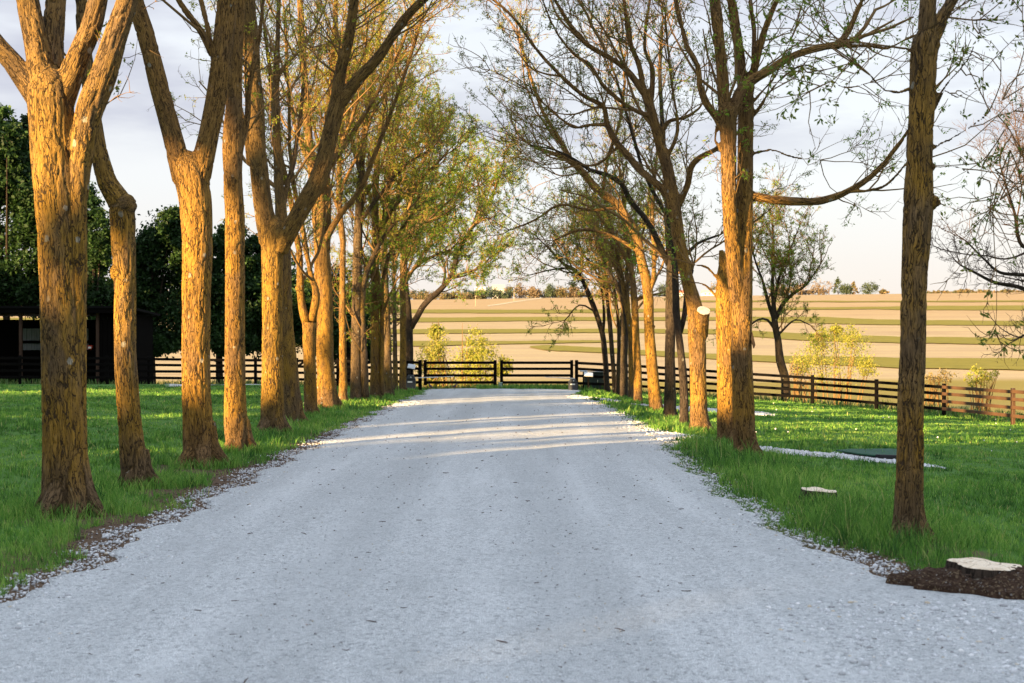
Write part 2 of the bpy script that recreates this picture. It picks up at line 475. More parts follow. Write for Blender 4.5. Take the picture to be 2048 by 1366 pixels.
def make_stone():
    t = NT('stone'); t.bsdf(t.ramp(t.attr('rnd'), [(0, (0.12, 0.115, 0.115)), (0.25, (0.33, 0.34, 0.35)), (0.7, (0.54, 0.56, 0.58)), (0.92, (0.68, 0.69, 0.69)), (1, (0.46, 0.40, 0.31))]), 0.85, None, 0.2)
    return t.m
M_stone = make_stone()
M_litter = simple('litter_bark', (0.07, 0.045, 0.032), 0.9, 0.5, 8)
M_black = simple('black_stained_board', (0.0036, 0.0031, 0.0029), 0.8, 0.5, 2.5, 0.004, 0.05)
M_board_sunlit = simple('sunlit_board_colour', (0.07, 0.035, 0.016), 0.65, 0.4, 2.5, 0.004, 0.4)  # browner copy of the black board: sunlight put into the fence end's colour
M_shed = simple('old_dark_board', (0.0034, 0.0030, 0.0028), 0.9, 0.5, 2.0, 0.006, 0.03)
M_post = simple('weathered_post', (0.045, 0.025, 0.016), 0.85, 0.4, 2.0, 0.006, 0.2)
M_roof = simple('dark_roof_sheet', (0.005, 0.005, 0.005), 0.85, 0.4, 1.0, 0.0, 0.05)
M_sheet = simple('pale_metal_sheet', (0.20, 0.22, 0.26), 0.5, 0.15, 1.5, 0.0, 0.4)
M_boxgrey = simple('dark_grey_plastic', (0.035, 0.04, 0.05), 0.5, 0.3, 4, 0.0, 0.5)
M_boxgreen = simple('dark_green_steel', (0.012, 0.024, 0.020), 0.5, 0.3, 3, 0.0, 0.5)
M_white = simple('white_label', (0.75, 0.75, 0.73), 0.6, 0.05, 3)
M_panel = simple('solar_glass', (0.42, 0.47, 0.52), 0.18, 0.15, 3, 0.0, 0.9)
M_steel = simple('galvanised_steel', (0.62, 0.62, 0.60), 0.4, 0.15, 6, 0.0, 0.5, 0.3)
M_palegreen = simple('pale_green_paint', (0.30, 0.42, 0.36), 0.6, 0.15, 5)
M_red = simple('red_plastic', (0.45, 0.05, 0.02), 0.5, 0.2, 5)
M_mat = simple('green_turf_mat', (0.022, 0.075, 0.045), 0.95, 0.3, 20, 0.006)
M_rubber = simple('black_rubber', (0.012, 0.012, 0.014), 0.8, 0.3, 8)
M_housewhite = simple('white_siding', (0.50, 0.49, 0.47), 0.7, 0.08, 1)
M_houseroof = simple('grey_shingle', (0.30, 0.28, 0.27), 0.8, 0.15, 1)
M_barnred = simple('barn_red', (0.42, 0.12, 0.05), 0.8, 0.2, 1)
M_window = simple('dark_window', (0.03, 0.035, 0.045), 0.2, 0.2, 1, 0, 0.6)
M_pole = simple('pale_pole', (0.34, 0.28, 0.19), 0.8, 0.2, 1)
M_dandelion = simple('dandelion_white', (0.70, 0.70, 0.66), 0.9, 0.1, 6)
M_bird = simple('bird_feather', (0.05, 0.04, 0.035), 0.8, 0.3, 30)
M_birdred = simple('bird_breast', (0.32, 0.075, 0.03), 0.8, 0.2, 30)
def make_cutwood():
    t = NT('cut_wood'); o = t.obj()
    w = t.n.new('ShaderNodeTexWave'); w.wave_type = 'RINGS'; w.rings_direction = 'Z'
    w.inputs['Scale'].default_value = 9; w.inputs['Distortion'].default_value = 3; w.inputs['Detail'].default_value = 3
    t.l.new(o, w.inputs[0])
    n = t.noise(o, 8, 5, 0.6)
    c = t.mix(t.mr(w.outputs['Fac'], 0.2, 0.9, 0, .45), (0.72, 0.63, 0.50), (0.56, 0.42, 0.28))
    c = t.mix(t.mr(n, 0.50, 0.70, 0, .6), c, (0.44, 0.30, 0.17))
    wv_ = t.n.new('ShaderNodeTexWave'); wv_.bands_direction = 'DIAGONAL'; wv_.inputs['Scale'].default_value = 16; wv_.inputs['Distortion'].default_value = 2
    t.l.new(o, wv_.inputs[0])
    c = t.mix(t.mr(wv_.outputs['Fac'], .6, 1, 0, .18), c, (0.40, 0.30, 0.20))
    ck = t.vor(t.map(o, (1, 1, .1)), 5.5, 'DISTANCE_TO_EDGE')
    c = t.mix(t.mr(ck, .0, .03, .7, 0), c, (0.14, 0.09, 0.05))
    t.bsdf(c, 0.85, t.bump(n, .4, .01), 0.1)
    return t.m
M_cut = make_cutwood()
def make_strip():
    t = NT('terrace_grass'); p = t.pos()
    n = t.noise(t.map(p, (0.03, 0.2, 0.2)), 1.0, 5, .65)
    n2 = t.noise(p, 0.35, 4, .7)
    c = t.mix(n, (0.150, 0.140, 0.026), (0.235, 0.20, 0.045))
    c = t.mix(t.mr(n2, .45, .7, 0, .5), c, (0.12, 0.115, 0.026))
    t.bsdf(c, 0.95, None, 0.05)
    return t.m
M_strip = make_strip()
def make_soil():
    t = NT('dug_soil'); p = t.pos()
    n = t.noise(p, 34, 6, 0.75); f = t.vor(p, 90, 'F1', 'Color'); fs = t.n.new('ShaderNodeSeparateColor'); t.l.new(f, fs.inputs[0])
    c = t.ramp(n, [(0.30, (0.018, 0.011, 0.007)), (0.5, (0.060, 0.037, 0.025)), (0.68, (0.115, 0.075, 0.050))])
    c = t.mix(t.mr(fs.outputs[0], .88, .94, 0, .7, False), c, (0.24, 0.18, 0.11))
    c = t.mix(t.mr(fs.outputs[1], .97, .985, 0, .6, False), c, (0.36, 0.35, 0.33))
    t.bsdf(c, 0.95, t.bump(n, 1.0, 0.04), 0.05)
    return t.m
M_soil = make_soil()

# ------------------------------------------------------------------ ground sheet
def build_ground():
    ys = np.concatenate([np.linspace(-160, -10, 16), np.linspace(-8, 4, 7), np.arange(5, 66, 0.5),
                         np.linspace(67, 300, 90), np.geomspace(310, 1300, 90), np.geomspace(1400, 8800, 14)])
    xh = np.concatenate([np.arange(0, 30, 0.5), np.geomspace(30.5, 260, 60), np.geomspace(270, 6000, 40)])
    xs = np.concatenate([-xh[:0:-1], xh])
    X, Y = np.meshgrid(xs, ys)
    Z = gzl(X, Y)
    V = np.stack([X.ravel(), Y.ravel(), Z.ravel()], 1)
    ny, nx = X.shape
    i = np.arange(ny - 1)[:, None] * nx + np.arange(nx - 1)[None]
    q = np.stack([i, i + 1, i + nx + 1, i + nx], -1).reshape(-1, 4)
    kind(link('ground', mesh_np('ground', V, [q], [M_ground], smooth=True)), 'structure')
build_ground()

def strip_mesh(cl, cr_, nv, off, mat, name, jit=0.0):
    """sheet between two world polylines, following the terrain"""
    cl = np.asarray(cl, float); cr_ = np.asarray(cr_, float)
    n = len(cl); rows = []
    for v in np.linspace(0, 1, nv):
        xy = cl * (1 - v) + cr_ * v
        rows.append(np.stack([xy[:, 0], xy[:, 1], gzl(xy[:, 0], xy[:, 1]) + off * (1 if 0 < v < 1 or off > .05 else 0.15)], 1))
    V = np.concatenate(rows)
    i = np.arange(nv - 1)[:, None] * n + np.arange(n - 1)[None]
    q = np.stack([i, i + n, i + n + 1, i + 1], -1).reshape(-1, 4)
    o = link(name, mesh_np(name, V, [q], [mat], smooth=True))
    return kind(o, 'structure')

def road_l(y):
    y = np.asarray(y, float)
    b = np.interp(y, [-60, 8, 13, 20, 30, 44, 50, 56, 62], [-3.25, -3.25, -3.32, -3.45, -3.55, -3.58, -3.5, -3.9, -3.9])
    return b + 0.09 * np.sin(y * 2.1) + 0.06 * np.sin(y * 5.3 + 1) + 0.04 * np.sin(y * 11.7)
def road_r(y):
    y = np.asarray(y, float)
    b = np.interp(y, [-60, 6.0, 8.2, 8.9, 9.7, 11, 13, 16, 18.3, 21.5, 24.2, 31, 43, 51, 56, 62], [4.6, 4.4, 3.45, 2.78, 2.58, 2.52, 2.42, 2.47, 2.52, 2.65, 2.85, 2.87, 2.78, 2.45, 3.1, 3.1])
    return b + 0.07 * np.sin(y * 1.9 + 2) + 0.05 * np.sin(y * 4.7) + 0.03 * np.sin(y * 10.1)
def build_road():
    ys = np.concatenate([np.linspace(-60, 4, 20), np.arange(4.2, 59.6, 0.12)])
    nv = 31; rows = []
    for v in np.linspace(0, 1, nv):
        x = road_l(ys) * (1 - v) + road_r(ys) * v
        crown = 0.05 * (1 - (2 * v - 1) ** 2) + 0.004
        ruts = -0.012 * np.exp(-((np.abs(x + .45) - .85) / .3) ** 2)
        edge = -0.03 if v in (0.0, 1.0) else 0.008
        rows.append(np.stack([x, ys, gzl(x, ys) + crown + ruts + edge], 1))
    V = np.concatenate(rows); n = len(ys)
    i = np.arange(nv - 1)[:, None] * n + np.arange(n - 1)[None]
    q = np.stack([i, i + n, i + n + 1, i + 1], -1).reshape(-1, 4)
    kind(link('gravel_drive', mesh_np('gravel_drive', V, [q], [M_gravel], smooth=True)), 'structure')
build_road()

def px_path(pts, step=40):
    """photo-pixel polyline on the terrain to world xy, resampled"""
    w = []
    for (px, py) in pts:
        D = hit(px, py); w.append(((px - 1024) * D / F, D))
    w = np.array(w)
    d = np.concatenate([[0], np.cumsum(np.linalg.norm(np.diff(w, axis=0), axis=1))])
    t = np.linspace(0, d[-1], step)
    return np.stack([np.interp(t, d, w[:, 0]), np.interp(t, d, w[:, 1])], 1)

path_polys = []
def build_path(top, bot, n=70):
    a = px_path(top, n); b = px_path(bot, n)
    wob = 0.05 * np.sin(np.arange(n) * 1.7) + 0.04 * np.sin(np.arange(n) * .63)
    a[:, 1] += wob; b[:, 1] -= wob[::-1] * .8
    path_polys.append((a, b))
    strip_mesh(a, b, 4, 0.022, M_path, 'gravel_path')
build_path([(1285, 860), (1340, 866), (1410, 876), (1520, 893), (1620, 903), (1700, 909), (1790, 917), (1880, 934)],
           [(1325, 884), (1360, 879), (1410, 883), (1520, 903), (1620, 915), (1700, 923), (1790, 931), (1880, 937)])
build_path([(1150, 791), (1200, 797), (1250, 803), (1330, 811), (1430, 818), (1520, 823), (1552, 830)],
           [(1150, 794), (1200, 801), (1250, 807), (1330, 817), (1430, 827), (1520, 831), (1552, 832)])
build_path([(-40, 768), (190, 768.5), (400, 770), (560, 772), (720, 774)], [(-40, 770), (190, 772.5), (400, 773), (560, 774.5), (720, 776)])

# terraced grass strips on the far hill
def build_terrace(keys):
    pxs = np.arange(keys[0][0], keys[-1][0] + 1, 14.0)
    k = np.array(keys, float)
    top = np.interp(pxs, k[:, 0], k[:, 1]) + 0.6 * np.sin(pxs * .009 + keys[0][1]) + .2 * np.sin(pxs * .047 + keys[0][2]) + rng.normal(0, .18, len(pxs))
    bot = np.interp(pxs, k[:, 0], k[:, 2]) + 0.6 * np.sin(pxs * .008 + 1 + keys[0][1]) + .2 * np.sin(pxs * .053) + rng.normal(0, .18, len(pxs))
    A = []; B = []
    for a, t_, b_ in zip(pxs, top, bot):
        D1 = hit(a, t_, 225, 940); D2 = hit(a, b_, 225, 940)
        A.append(((a - 1024) * D1 / F, D1)); B.append(((a - 1024) * D2 / F, D2))
    strip_mesh(A, B, 8, 0.25, M_strip, 'grass_strip')
for keys in ([(1400, 602, 605.5), (1800, 602, 604), (2150, 602, 605)],
             [(-150, 620, 627), (840, 620, 627), (1240, 619, 626), (1500, 617, 622), (1740, 614, 619), (1850, 612, 620), (2150, 612, 621)],
             [(-150, 636, 644), (840, 636, 645), (1240, 635, 642), (1450, 634, 641), (1650, 635, 648), (1760, 641, 651), (2150, 643, 653)],
             [(-150, 660, 669), (1240, 659, 667), (1440, 659, 669), (1600, 667, 681), (1800, 675, 687), (2150, 679, 694)],
             [(-150, 683, 694), (840, 684, 694), (1000, 683, 689), (1180, 681, 686), (1260, 682, 684)],
             [(1060, 694, 696), (1095, 691, 702), (1240, 698, 708), (1400, 708, 718), (1560, 714, 727), (1800, 717, 738), (2150, 718, 742)]):
    build_terrace(keys)
M_lane = simple('lane_dust', (0.42, 0.34, 0.22), 0.95, 0.15, .1)
# pale farm lane over the ridge
def build_lane():
    A = []; B = []
    for px, t_, b_ in [(975, 611, 613), (1000, 607.5, 610), (1030, 602.5, 604.8), (1060, 598.5, 600.3), (1085, 596, 597.4)]:
        D1 = hit(px, t_, 300, 945); D2 = hit(px, b_, 300, 945)
        A.append(((px - 1024) * D1 / F, D1)); B.append(((px - 1024) * D2 / F, D2))
    A = np.array(A); B = np.array(B)
    t = np.linspace(0, 1, 25); s = np.linspace(0, 1, 5)
    A = np.stack([np.interp(t, s, A[:, 0]), np.interp(t, s, A[:, 1])], 1)
    B = np.stack([np.interp(t, s, B[:, 0]), np.interp(t, s, B[:, 1])], 1)
    strip_mesh(A, B, 4, 0.12, M_lane, 'farm_lane')
build_lane()
#@@PART2
# ------------------------------------------------------------------ trees
def catmull(pts, step):
    pts = np.asarray(pts, float)
    if len(pts) < 3:
        n = max(2, int(np.linalg.norm(pts[-1, :3] - pts[0, :3]) / step) + 1)
        t = np.linspace(0, 1, n)[:, None]
        return pts[0] * (1 - t) + pts[-1] * t
    p = np.vstack([2 * pts[0] - pts[1], pts, 2 * pts[-1] - pts[-2]])
    out = []
    for i in range(1, len(p) - 2):
        L = np.linalg.norm(p[i + 1, :3] - p[i, :3]); n = max(1, int(round(L / step)))
        t = (np.arange(n) / n)[:, None]
        out.append(0.5 * ((2 * p[i]) + (-p[i - 1] + p[i + 1]) * t + (2 * p[i - 1] - 5 * p[i] + 4 * p[i + 1] - p[i + 2]) * t ** 2
                          + (-p[i - 1] + 3 * p[i] - 3 * p[i + 1] + p[i + 2]) * t ** 3))
    out.append(pts[-1:])
    r = np.vstack(out)
    r[:, 3] = np.maximum(r[:, 3], min(pts[:, 3]) * .8)
    return r

def frames(Pn):
    """tangent and two normals for a batch of polylines (B,n,3)"""
    T = np.gradient(Pn, axis=1)
    T /= np.linalg.norm(T, axis=2, keepdims=True) + 1e-9
    m = T.mean(axis=1); m /= np.linalg.norm(m, axis=1, keepdims=True) + 1e-9
    ref = np.zeros_like(m); ax = np.argmin(np.abs(m), axis=1)
    ref[np.arange(len(m)), ax] = 1
    N = np.cross(T, ref[:, None, :]); N /= np.linalg.norm(N, axis=2, keepdims=True) + 1e-9
    B = np.cross(T, N)
    return T, N, B

def tubes(Pn, Rn, k, cap=False):
    """batch tube builder: returns verts, quads, tris, bark coordinate"""
    Bn, n, _ = Pn.shape
    T, N, B = frames(Pn)
    a = np.arange(k) * 2 * math.pi / k
    c = np.cos(a)[None, None, :, None]; s = np.sin(a)[None, None, :, None]
    rad = (N[:, :, None] * c + B[:, :, None] * s)
    V = (Pn[:, :, None] + rad * Rn[:, :, None, None]).reshape(-1, 3)
    L = np.concatenate([np.zeros((Bn, 1)), np.cumsum(np.linalg.norm(np.diff(Pn, axis=1), axis=2), 1)], 1)
    ph = rng.uniform(0, 20, (Bn, 1, 1))
    bx = np.broadcast_to(np.cos(a)[None, None] * Rn[:, :, None] + ph, (Bn, n, k))
    by = np.broadcast_to(np.sin(a)[None, None] * Rn[:, :, None] + ph * 1.7, (Bn, n, k))
    bz = np.broadcast_to(L[:, :, None], (Bn, n, k))
    bark = np.stack([bx, by, bz], -1).reshape(-1, 3)
    b = (np.arange(Bn) * n * k)[:, None, None]
    i = (np.arange(n - 1) * k)[None, :, None]
    j = np.arange(k)[None, None]; j2 = (j + 1) % k
    q = np.stack([b + i + j, b + i + j2, b + i + k + j2, b + i + k + j], -1).reshape(-1, 4)
    tris = np.zeros((0, 3), int)
    if cap:
        base = len(V)
        V = np.vstack([V, Pn[:, 0], Pn[:, -1]])
        bark = np.vstack([bark, np.zeros((2 * Bn, 3))])
        bi = np.arange(Bn)[:, None]
        jj = np.arange(k)[None]; jj2 = (jj + 1) % k
        s0 = bi * n * k; s1 = s0 + (n - 1) * k
        t0 = np.stack([base + bi + 0 * jj, s0 + jj2, s0 + jj], -1).reshape(-1, 3)
        t1 = np.stack([base + Bn + bi + 0 * jj, s1 + jj, s1 + jj2], -1).reshape(-1, 3)
        tris = np.vstack([t0, t1])
    return V, q, tris, bark

def unit(v):
    return v / (np.linalg.norm(v, axis=-1, keepdims=True) + 1e-9)

def spawn(Pn, Rn, per_m, lo, hi, ang, n, wig, up, start=0.15, rr=0.6, rk=0.010, rmax=None, out=None, rmin=0.003):
    """children branches along a batch of parents"""
    seg = np.linalg.norm(np.diff(Pn, axis=1), axis=2); L = seg.sum(1)
    cnt = rng.poisson(np.maximum(L * per_m * (1 - start), 0.0))
    idx = np.repeat(np.arange(len(L)), cnt)
    if len(idx) == 0: return None, None
    t = start + (1 - start) * rng.random(len(idx)) ** 0.85
    m = Pn.shape[1] - 1
    f = t * m; i0 = np.minimum(f.astype(int), m - 1); w = (f - i0)[:, None]
    p0 = Pn[idx, i0] * (1 - w) + Pn[idx, i0 + 1] * w
    r0 = Rn[idx, i0] * (1 - w[:, 0]) + Rn[idx, i0 + 1] * w[:, 0]
    if rmax is not None:
        k = r0 < rmax
        idx, t, p0, r0, i0 = idx[k], t[k], p0[k], r0[k], i0[k]
        if len(idx) == 0: return None, None
    tg = unit(Pn[idx, i0 + 1] - Pn[idx, i0])
    rv = rng.normal(size=(len(idx), 3))
    if out is not None: rv += out
    pv = unit(rv - (rv * tg).sum(1, keepdims=True) * tg)
    a = rng.uniform(ang[0], ang[1], len(idx))[:, None]
    d = unit(tg * np.cos(a) + pv * np.sin(a))
    ln = rng.uniform(lo, hi, len(idx)) * (1.05 - 0.55 * t)
    r = np.minimum(rr * r0, ln * rk + rmin * 0.6); r = np.maximum(r, rmin)
    pts = [p0]; st = (ln / (n - 1))[:, None]
    for _ in range(n - 1):
        d = unit(d + rng.normal(size=d.shape) * wig + np.array([0, 0, up]))
        pts.append(pts[-1] + d * st)
    C = np.stack(pts, 1)
    tp = np.linspace(1, 0.30, n)[None]
    return C, r[:, None] * tp

def leaf_clusters(C, per, q, size, wid, spread, droop=0.0):
    """little rosettes of narrow leaflets along a batch of twigs"""
    Bn, n, _ = C.shape
    idx = np.repeat(np.arange(Bn), per)
    t = rng.uniform(0.25, 1.0, len(idx)) * (n - 1)
    i0 = np.minimum(t.astype(int), n - 2); w = (t - i0)[:, None]
    p = C[idx, i0] * (1 - w) + C[idx, i0 + 1] * w
    tone = np.clip(rng.normal(.5, .22, len(p)), 0, 1)
    p = np.repeat(p, q, 0); tone = np.repeat(tone, q) + rng.normal(0, .1, len(p))
    d = unit(rng.normal(size=p.shape) + np.array([0, 0, -droop]))
    s = np.cross(d, unit(rng.normal(size=p.shape))); s = unit(s)
    ln = (size * rng.uniform(.6, 1.25, len(p)))[:, None]
    base = p + rng.normal(size=p.shape) * spread
    a = base; b = base + d * ln * .5 + s * ln * wid; c = base + d * ln; e = base + d * ln * .5 - s * ln * wid
    V = np.stack([a, b, c, e], 1).reshape(-1, 3)
    f = np.arange(len(V)).reshape(-1, 4)
    return V, f, np.repeat(np.clip(tone, 0, 1), 4)

class Leaves:
    def __init__(s): s.V = []; s.F = []; s.T = []; s.n = 0
    def add(s, V, f, t):
        s.V.append(V); s.F.append(f + s.n); s.T.append(t); s.n += len(V)
    def mesh(s, name, mat, org):
        V = np.concatenate(s.V) - org
        return mesh_np(name, V, [np.concatenate(s.F)], [mat], attrs={'rnd': ('FLOAT', np.concatenate(s.T))})

def join_tubes(parts):
    V = []; Q = []; T = []; B = []; n = 0
    for v, q, t, b in parts:
        V.append(v); Q.append(q + n); T.append(t + n); B.append(b); n += len(v)
    return np.concatenate(V), np.concatenate(Q), np.concatenate(T), np.concatenate(B)

def near_trunk_mesh(curves, org, mat, voxel, depth):
    """fuse overlapping stems into one bark surface with real furrows"""
    parts = []
    for c in curves:
        k = 28 if c[:, 3].max() > .1 else 14
        parts.append(tubes(c[None, :, :3], c[None, :, 3], k, True))
    V, Q, T, B = join_tubes(parts)
    me = mesh_np('tmp', V - org, [Q, T])
    o = link('tmp', me)
    m = o.modifiers.new('r', 'REMESH'); m.mode = 'VOXEL'; m.voxel_size = voxel
    m2 = o.modifiers.new('s', 'SMOOTH'); m2.factor = .5; m2.iterations = 4
    dg = bpy.context.evaluated_depsgraph_get()
    out = bpy.data.meshes.new_from_object(o.evaluated_get(dg))
    bpy.data.objects.remove(o); bpy.data.meshes.remove(me)
    nv = len(out.vertices)
    co = np.empty(nv * 3, np.float32); out.vertices.foreach_get('co', co); co = co.reshape(-1, 3).astype(float)
    no = np.empty(nv * 3, np.float32); out.vertices.foreach_get('normal', no); no = no.reshape(-1, 3).astype(float)
    # bark coordinate from the nearest stem segment
    best = np.full(nv, 1e9); bark = np.zeros((nv, 3))
    for ci, c in enumerate(curves):
        pts = c[:, :3] - org
        L = np.concatenate([[0], np.cumsum(np.linalg.norm(np.diff(pts, axis=0), axis=1))])
        Tn, Nn, Bn = frames(pts[None])
        for i in range(len(pts) - 1):
            a, b = pts[i], pts[i + 1]; ab = b - a
            t = np.clip(((co - a) @ ab) / (ab @ ab + 1e-12), 0, 1)
            q = a + t[:, None] * ab
            dv = co - q
            dist = np.linalg.norm(dv, axis=1) - (c[i, 3] * (1 - t) + c[i + 1, 3] * t)
            k = dist < best
            best[k] = dist[k]
            bark[k, 0] = dv[k] @ Nn[0, i] + ci * 3.1
            bark[k, 1] = dv[k] @ Bn[0, i]
            bark[k, 2] = L[i] + t[k] * (L[i + 1] - L[i])
    disp = np.empty(nv)
    nn = mnoise.noise
    for i in range(nv):
        x, y, z = bark[i]
        r = abs(nn((x * 20, y * 20, z * 3.6 + .35 * nn((x * 9, y * 9, z * 9)))))
        disp[i] = -depth * max(0.0, 1 - r / .20) + 0.010 * nn((x * 6 + 7, y * 6, z * 2.2))
    co += no * disp[:, None]
    out.vertices.foreach_set('co', co.astype(np.float32).ravel())
    a = out.attributes.new('bark', 'FLOAT_VECTOR', 'POINT'); a.data.foreach_set('vector', bark.astype(np.float32).ravel())
    h = out.attributes.new('hgt', 'FLOAT', 'POINT'); h.data.foreach_set('value', co[:, 2].astype(np.float32))
    out.materials.clear(); out.materials.append(mat)
    out.polygons.foreach_set('use_smooth', np.ones(len(out.polygons), bool))
    out.name = 'trunk'; out.update()
    return out

def resamp(c, n):
    d = np.concatenate([[0], np.cumsum(np.linalg.norm(np.diff(c[:, :3], axis=0), axis=1))])
    t = np.linspace(0, d[-1], n)
    return np.stack([np.interp(t, d, c[:, j]) for j in range(c.shape[1])], 1)

def tree(label, stems, bark=None, leafm=None, cat='tree', group='honey locust trees lining the gravel drive', name='avenue_tree',
         near=False, dense=1.0, leaves=1.0, lsize=0.055, D=None, roots=True, first=2.2, stub=None, twigm=None, spread_up=0.10, l1=(0.9, 2.6), depth_amp=0.30, start0=0.2, flap=None, knobs=(), scaffold=None, tw=1.0):
    bark = bark or M_bark; leafm = leafm or M_leaf_mix; twigm = twigm or M_twig
    bpx, bpy_ = stems[0][0][0], stems[0][0][1]
    if D is None: D = hit(bpx, bpy_)
    D = D + stems[0][0][2] * D / F * .25
    if scaffold is None: scaffold = 0.0 if (near or dense == 0) else 0.8
    org = P(bpx, bpy_, D)
    org[2] = float(gzl(org[0], org[1]))
    step = 0.10 if near else 0.22
    curves = []
    for si, st in enumerate(stems):
        px = np.array([[q[0], q[1], q[2]] for q in st], float)
        L = np.concatenate([[0], np.cumsum(np.hypot(np.diff(px[:, 0]), np.diff(px[:, 1])))]) * D / F
        off0 = 0.0
        if si > 0:
            # start at the depth the parent has there
            best = 1e9
            for c in curves:
                pr = np.stack([1024 + c[:, 0] * F / c[:, 1], 683 - (c[:, 2] - CZ) * F / c[:, 1]], 1)
                dd = np.hypot(pr[:, 0] - px[0, 0], pr[:, 1] - px[0, 1]); i = dd.argmin()
                if dd[i] < best: best = dd[i]; off0 = c[i, 1] - D
        sl = 0.0 if si == 0 else rng.uniform(-depth_amp, depth_amp)
        if len(st[0]) > 3: sl = st[0][3]
        pts = []
        for j in range(len(px)):
            d = D + off0 + sl * L[j]
            pts.append([*P(px[j, 0], px[j, 1], d), px[j, 2] * d / F / 2])
        if si == 0 and px[-1, 2] > 30 or (near and px[-1, 2] > 20):
            e = np.array(pts[-1]); dv = unit(e[:3] - np.array(pts[-2][:3]))
            pts.append([*(e[:3] + dv * e[3] * .8), e[3] * .72]); pts.append([*(e[:3] + dv * e[3] * 1.25), e[3] * .3])
        c = catmull(pts, step)
        wob = np.zeros_like(c[:, :3])
        curves.append(c)
    c0 = curves[0]
    if c0[0, 2] > org[2] - .05:
        curves[0] = c0 = np.vstack([[c0[0, 0] + .02, c0[0, 1], org[2] - .15, c0[0, 3] * 1.12], c0])
    c0[:, 2] = np.where(c0[:, 2] < org[2] + .05, np.minimum(c0[:, 2], org[2] - .05), c0[:, 2])
    extra = []
    r0 = c0[min(2, len(c0) - 1), 3]
    if roots:
        nr = 6 if near else 5
        for k in range(nr):
            a = k * 2 * math.pi / nr + rng.uniform(-.4, .4)
            u = np.array([math.cos(a), math.sin(a), 0])
            rr = r0 * rng.uniform(.85, 1.25)
            b = np.array([c0[0, 0], c0[0, 1], org[2]])
            pts = [[*(b + u * r0 * .25 + [0, 0, r0 * 2.4]), r0 * .50], [*(b + u * r0 * .55 + [0, 0, r0 * 1.05]), r0 * .46],
                   [*(b + u * rr * 1.10 + [0, 0, r0 * .18]), r0 * .32], [*(b + u * rr * 1.5 + [0, 0, -r0 * .35]), r0 * .2]]
            extra.append(catmull(pts, step * .6))
    for (kx, ky, kw) in knobs:
        # knobs where limbs were pruned
        best = None
        for c in curves:
            pr = np.stack([1024 + c[:, 0] * F / c[:, 1], 683 - (c[:, 2] - CZ) * F / c[:, 1]], 1)
            i = np.hypot(pr[:, 0] - kx, pr[:, 1] - ky).argmin(); dd = np.hypot(*(pr[i] - [kx, ky]))
            if best is None or dd < best[0]: best = (dd, c[i])
        q = P(kx, ky, best[1][1] - .04); rk = kw * D / F / 2
        extra.append(catmull([[*best[1][:3], rk * 1.25], [*((best[1][:3] + q) / 2), rk * 1.15], [*q, rk * .72]], step * .5))
    if stub:
        sx, sy, sw, bx_, by_ = stub; rs_ = sw * D / F / 2
        sn = unit(np.array([.12, -.62, .78])); sq = P(sx, sy, D - .22)
        extra.append(catmull(np.array([[*P(bx_, by_, D + .02), rs_ * 1.25], [*((P(bx_, by_, D) + sq - sn * .1) / 2), rs_ * 1.15], [*(sq - sn * .10), rs_ * 1.04], [*sq, rs_]]), .05))
    root = thing(name, label, cat, tuple(org), group)
    # trunk and manual limbs
    if near:
        slim = [c * np.array([1, 1, 1, .94]) for c in curves]
        me = near_trunk_mesh(slim + extra, org, bark, 0.016 if near is True else near, 0.016)
    else:
        parts = []
        for c in curves + extra:
            k = 18 if c[:, 3].max() > .1 else (10 if c[:, 3].max() > .04 else 6)
            parts.append(tubes(c[None, :, :3], c[None, :, 3], k, True))
        V, Q, T, B = join_tubes(parts)
        V = V - org
        nrm = np.array([mnoise.noise((v[0] * 5, v[1] * 5, v[2] * 2.5)) for v in V])
        V[:, :2] += (0.02 * nrm * np.clip(V[:, 2] * 2, 0.3, 1))[:, None]
        me = mesh_np('trunk', V, [Q, T], [bark], attrs={'bark': ('FLOAT_VECTOR', B), 'hgt': ('FLOAT', V[:, 2])}, smooth=True)
    trunk = link('trunk', me, root)
    if stub:
        e1 = unit(np.cross(sn, [0, 0, 1.0])); e2 = np.cross(sn, e1)
        mb = MB()
        pts = [tuple(sq - org + sn * .004 + (e1 * math.cos(a_) + e2 * math.sin(a_)) * rs_ * rng.uniform(.90, 1.03)) for a_ in np.linspace(0, 2 * math.pi, 19)[:-1]]
        mb.poly(pts, tuple(sn * .014))
        mb.build('cut_face', M_cut, trunk)
    if flap:
        q = [np.array(P(x_, y_, D - .1)) - org for x_, y_ in flap]
        mb = MB(); mb.poly([tuple(v) for v in q], (0, 0.05, 0)); mb.build('loose_bark', M_barkdark, trunk)
    # crown: branches, twigs, leaves
    rtw = max(.0042, D * .00017)
    br = []; 
    par = []
    for si, c in enumerate(curves):
        n = 16
        r = resamp(c, n)
        if si == 0:
            keep = r[:, 2] - org[2] > first
            if keep.sum() < 3: continue
            r = resamp(r[keep], n)
        par.append(r)
    if par and dense > 0:
        Pn = np.stack([p_[:, :3] for p_ in par]); Rn = np.stack([p_[:, 3] for p_ in par])
        if scaffold > 0:
            C0, R0 = spawn(Pn, Rn, scaffold, 1.8, 4.6, (.45, 1.05), 16, .10, .06, .05, .55, .011, rmax=.2, rmin=.014)
            if C0 is not None:
                parts0 = tubes(C0, R0, 6)
                Pn = np.concatenate([Pn, C0]); Rn = np.concatenate([Rn, R0])
        else: C0 = None
        C1, R1 = spawn(Pn, Rn, 2.7 * dense, l1[0], l1[1], (.45, 1.15), 7, .20, spread_up, start0, .55, .0085, rmax=.125, rmin=.006)
        # tips carry on as finer branches
        tips = [p_ for p_ in par if p_[-1, 3] < .06]
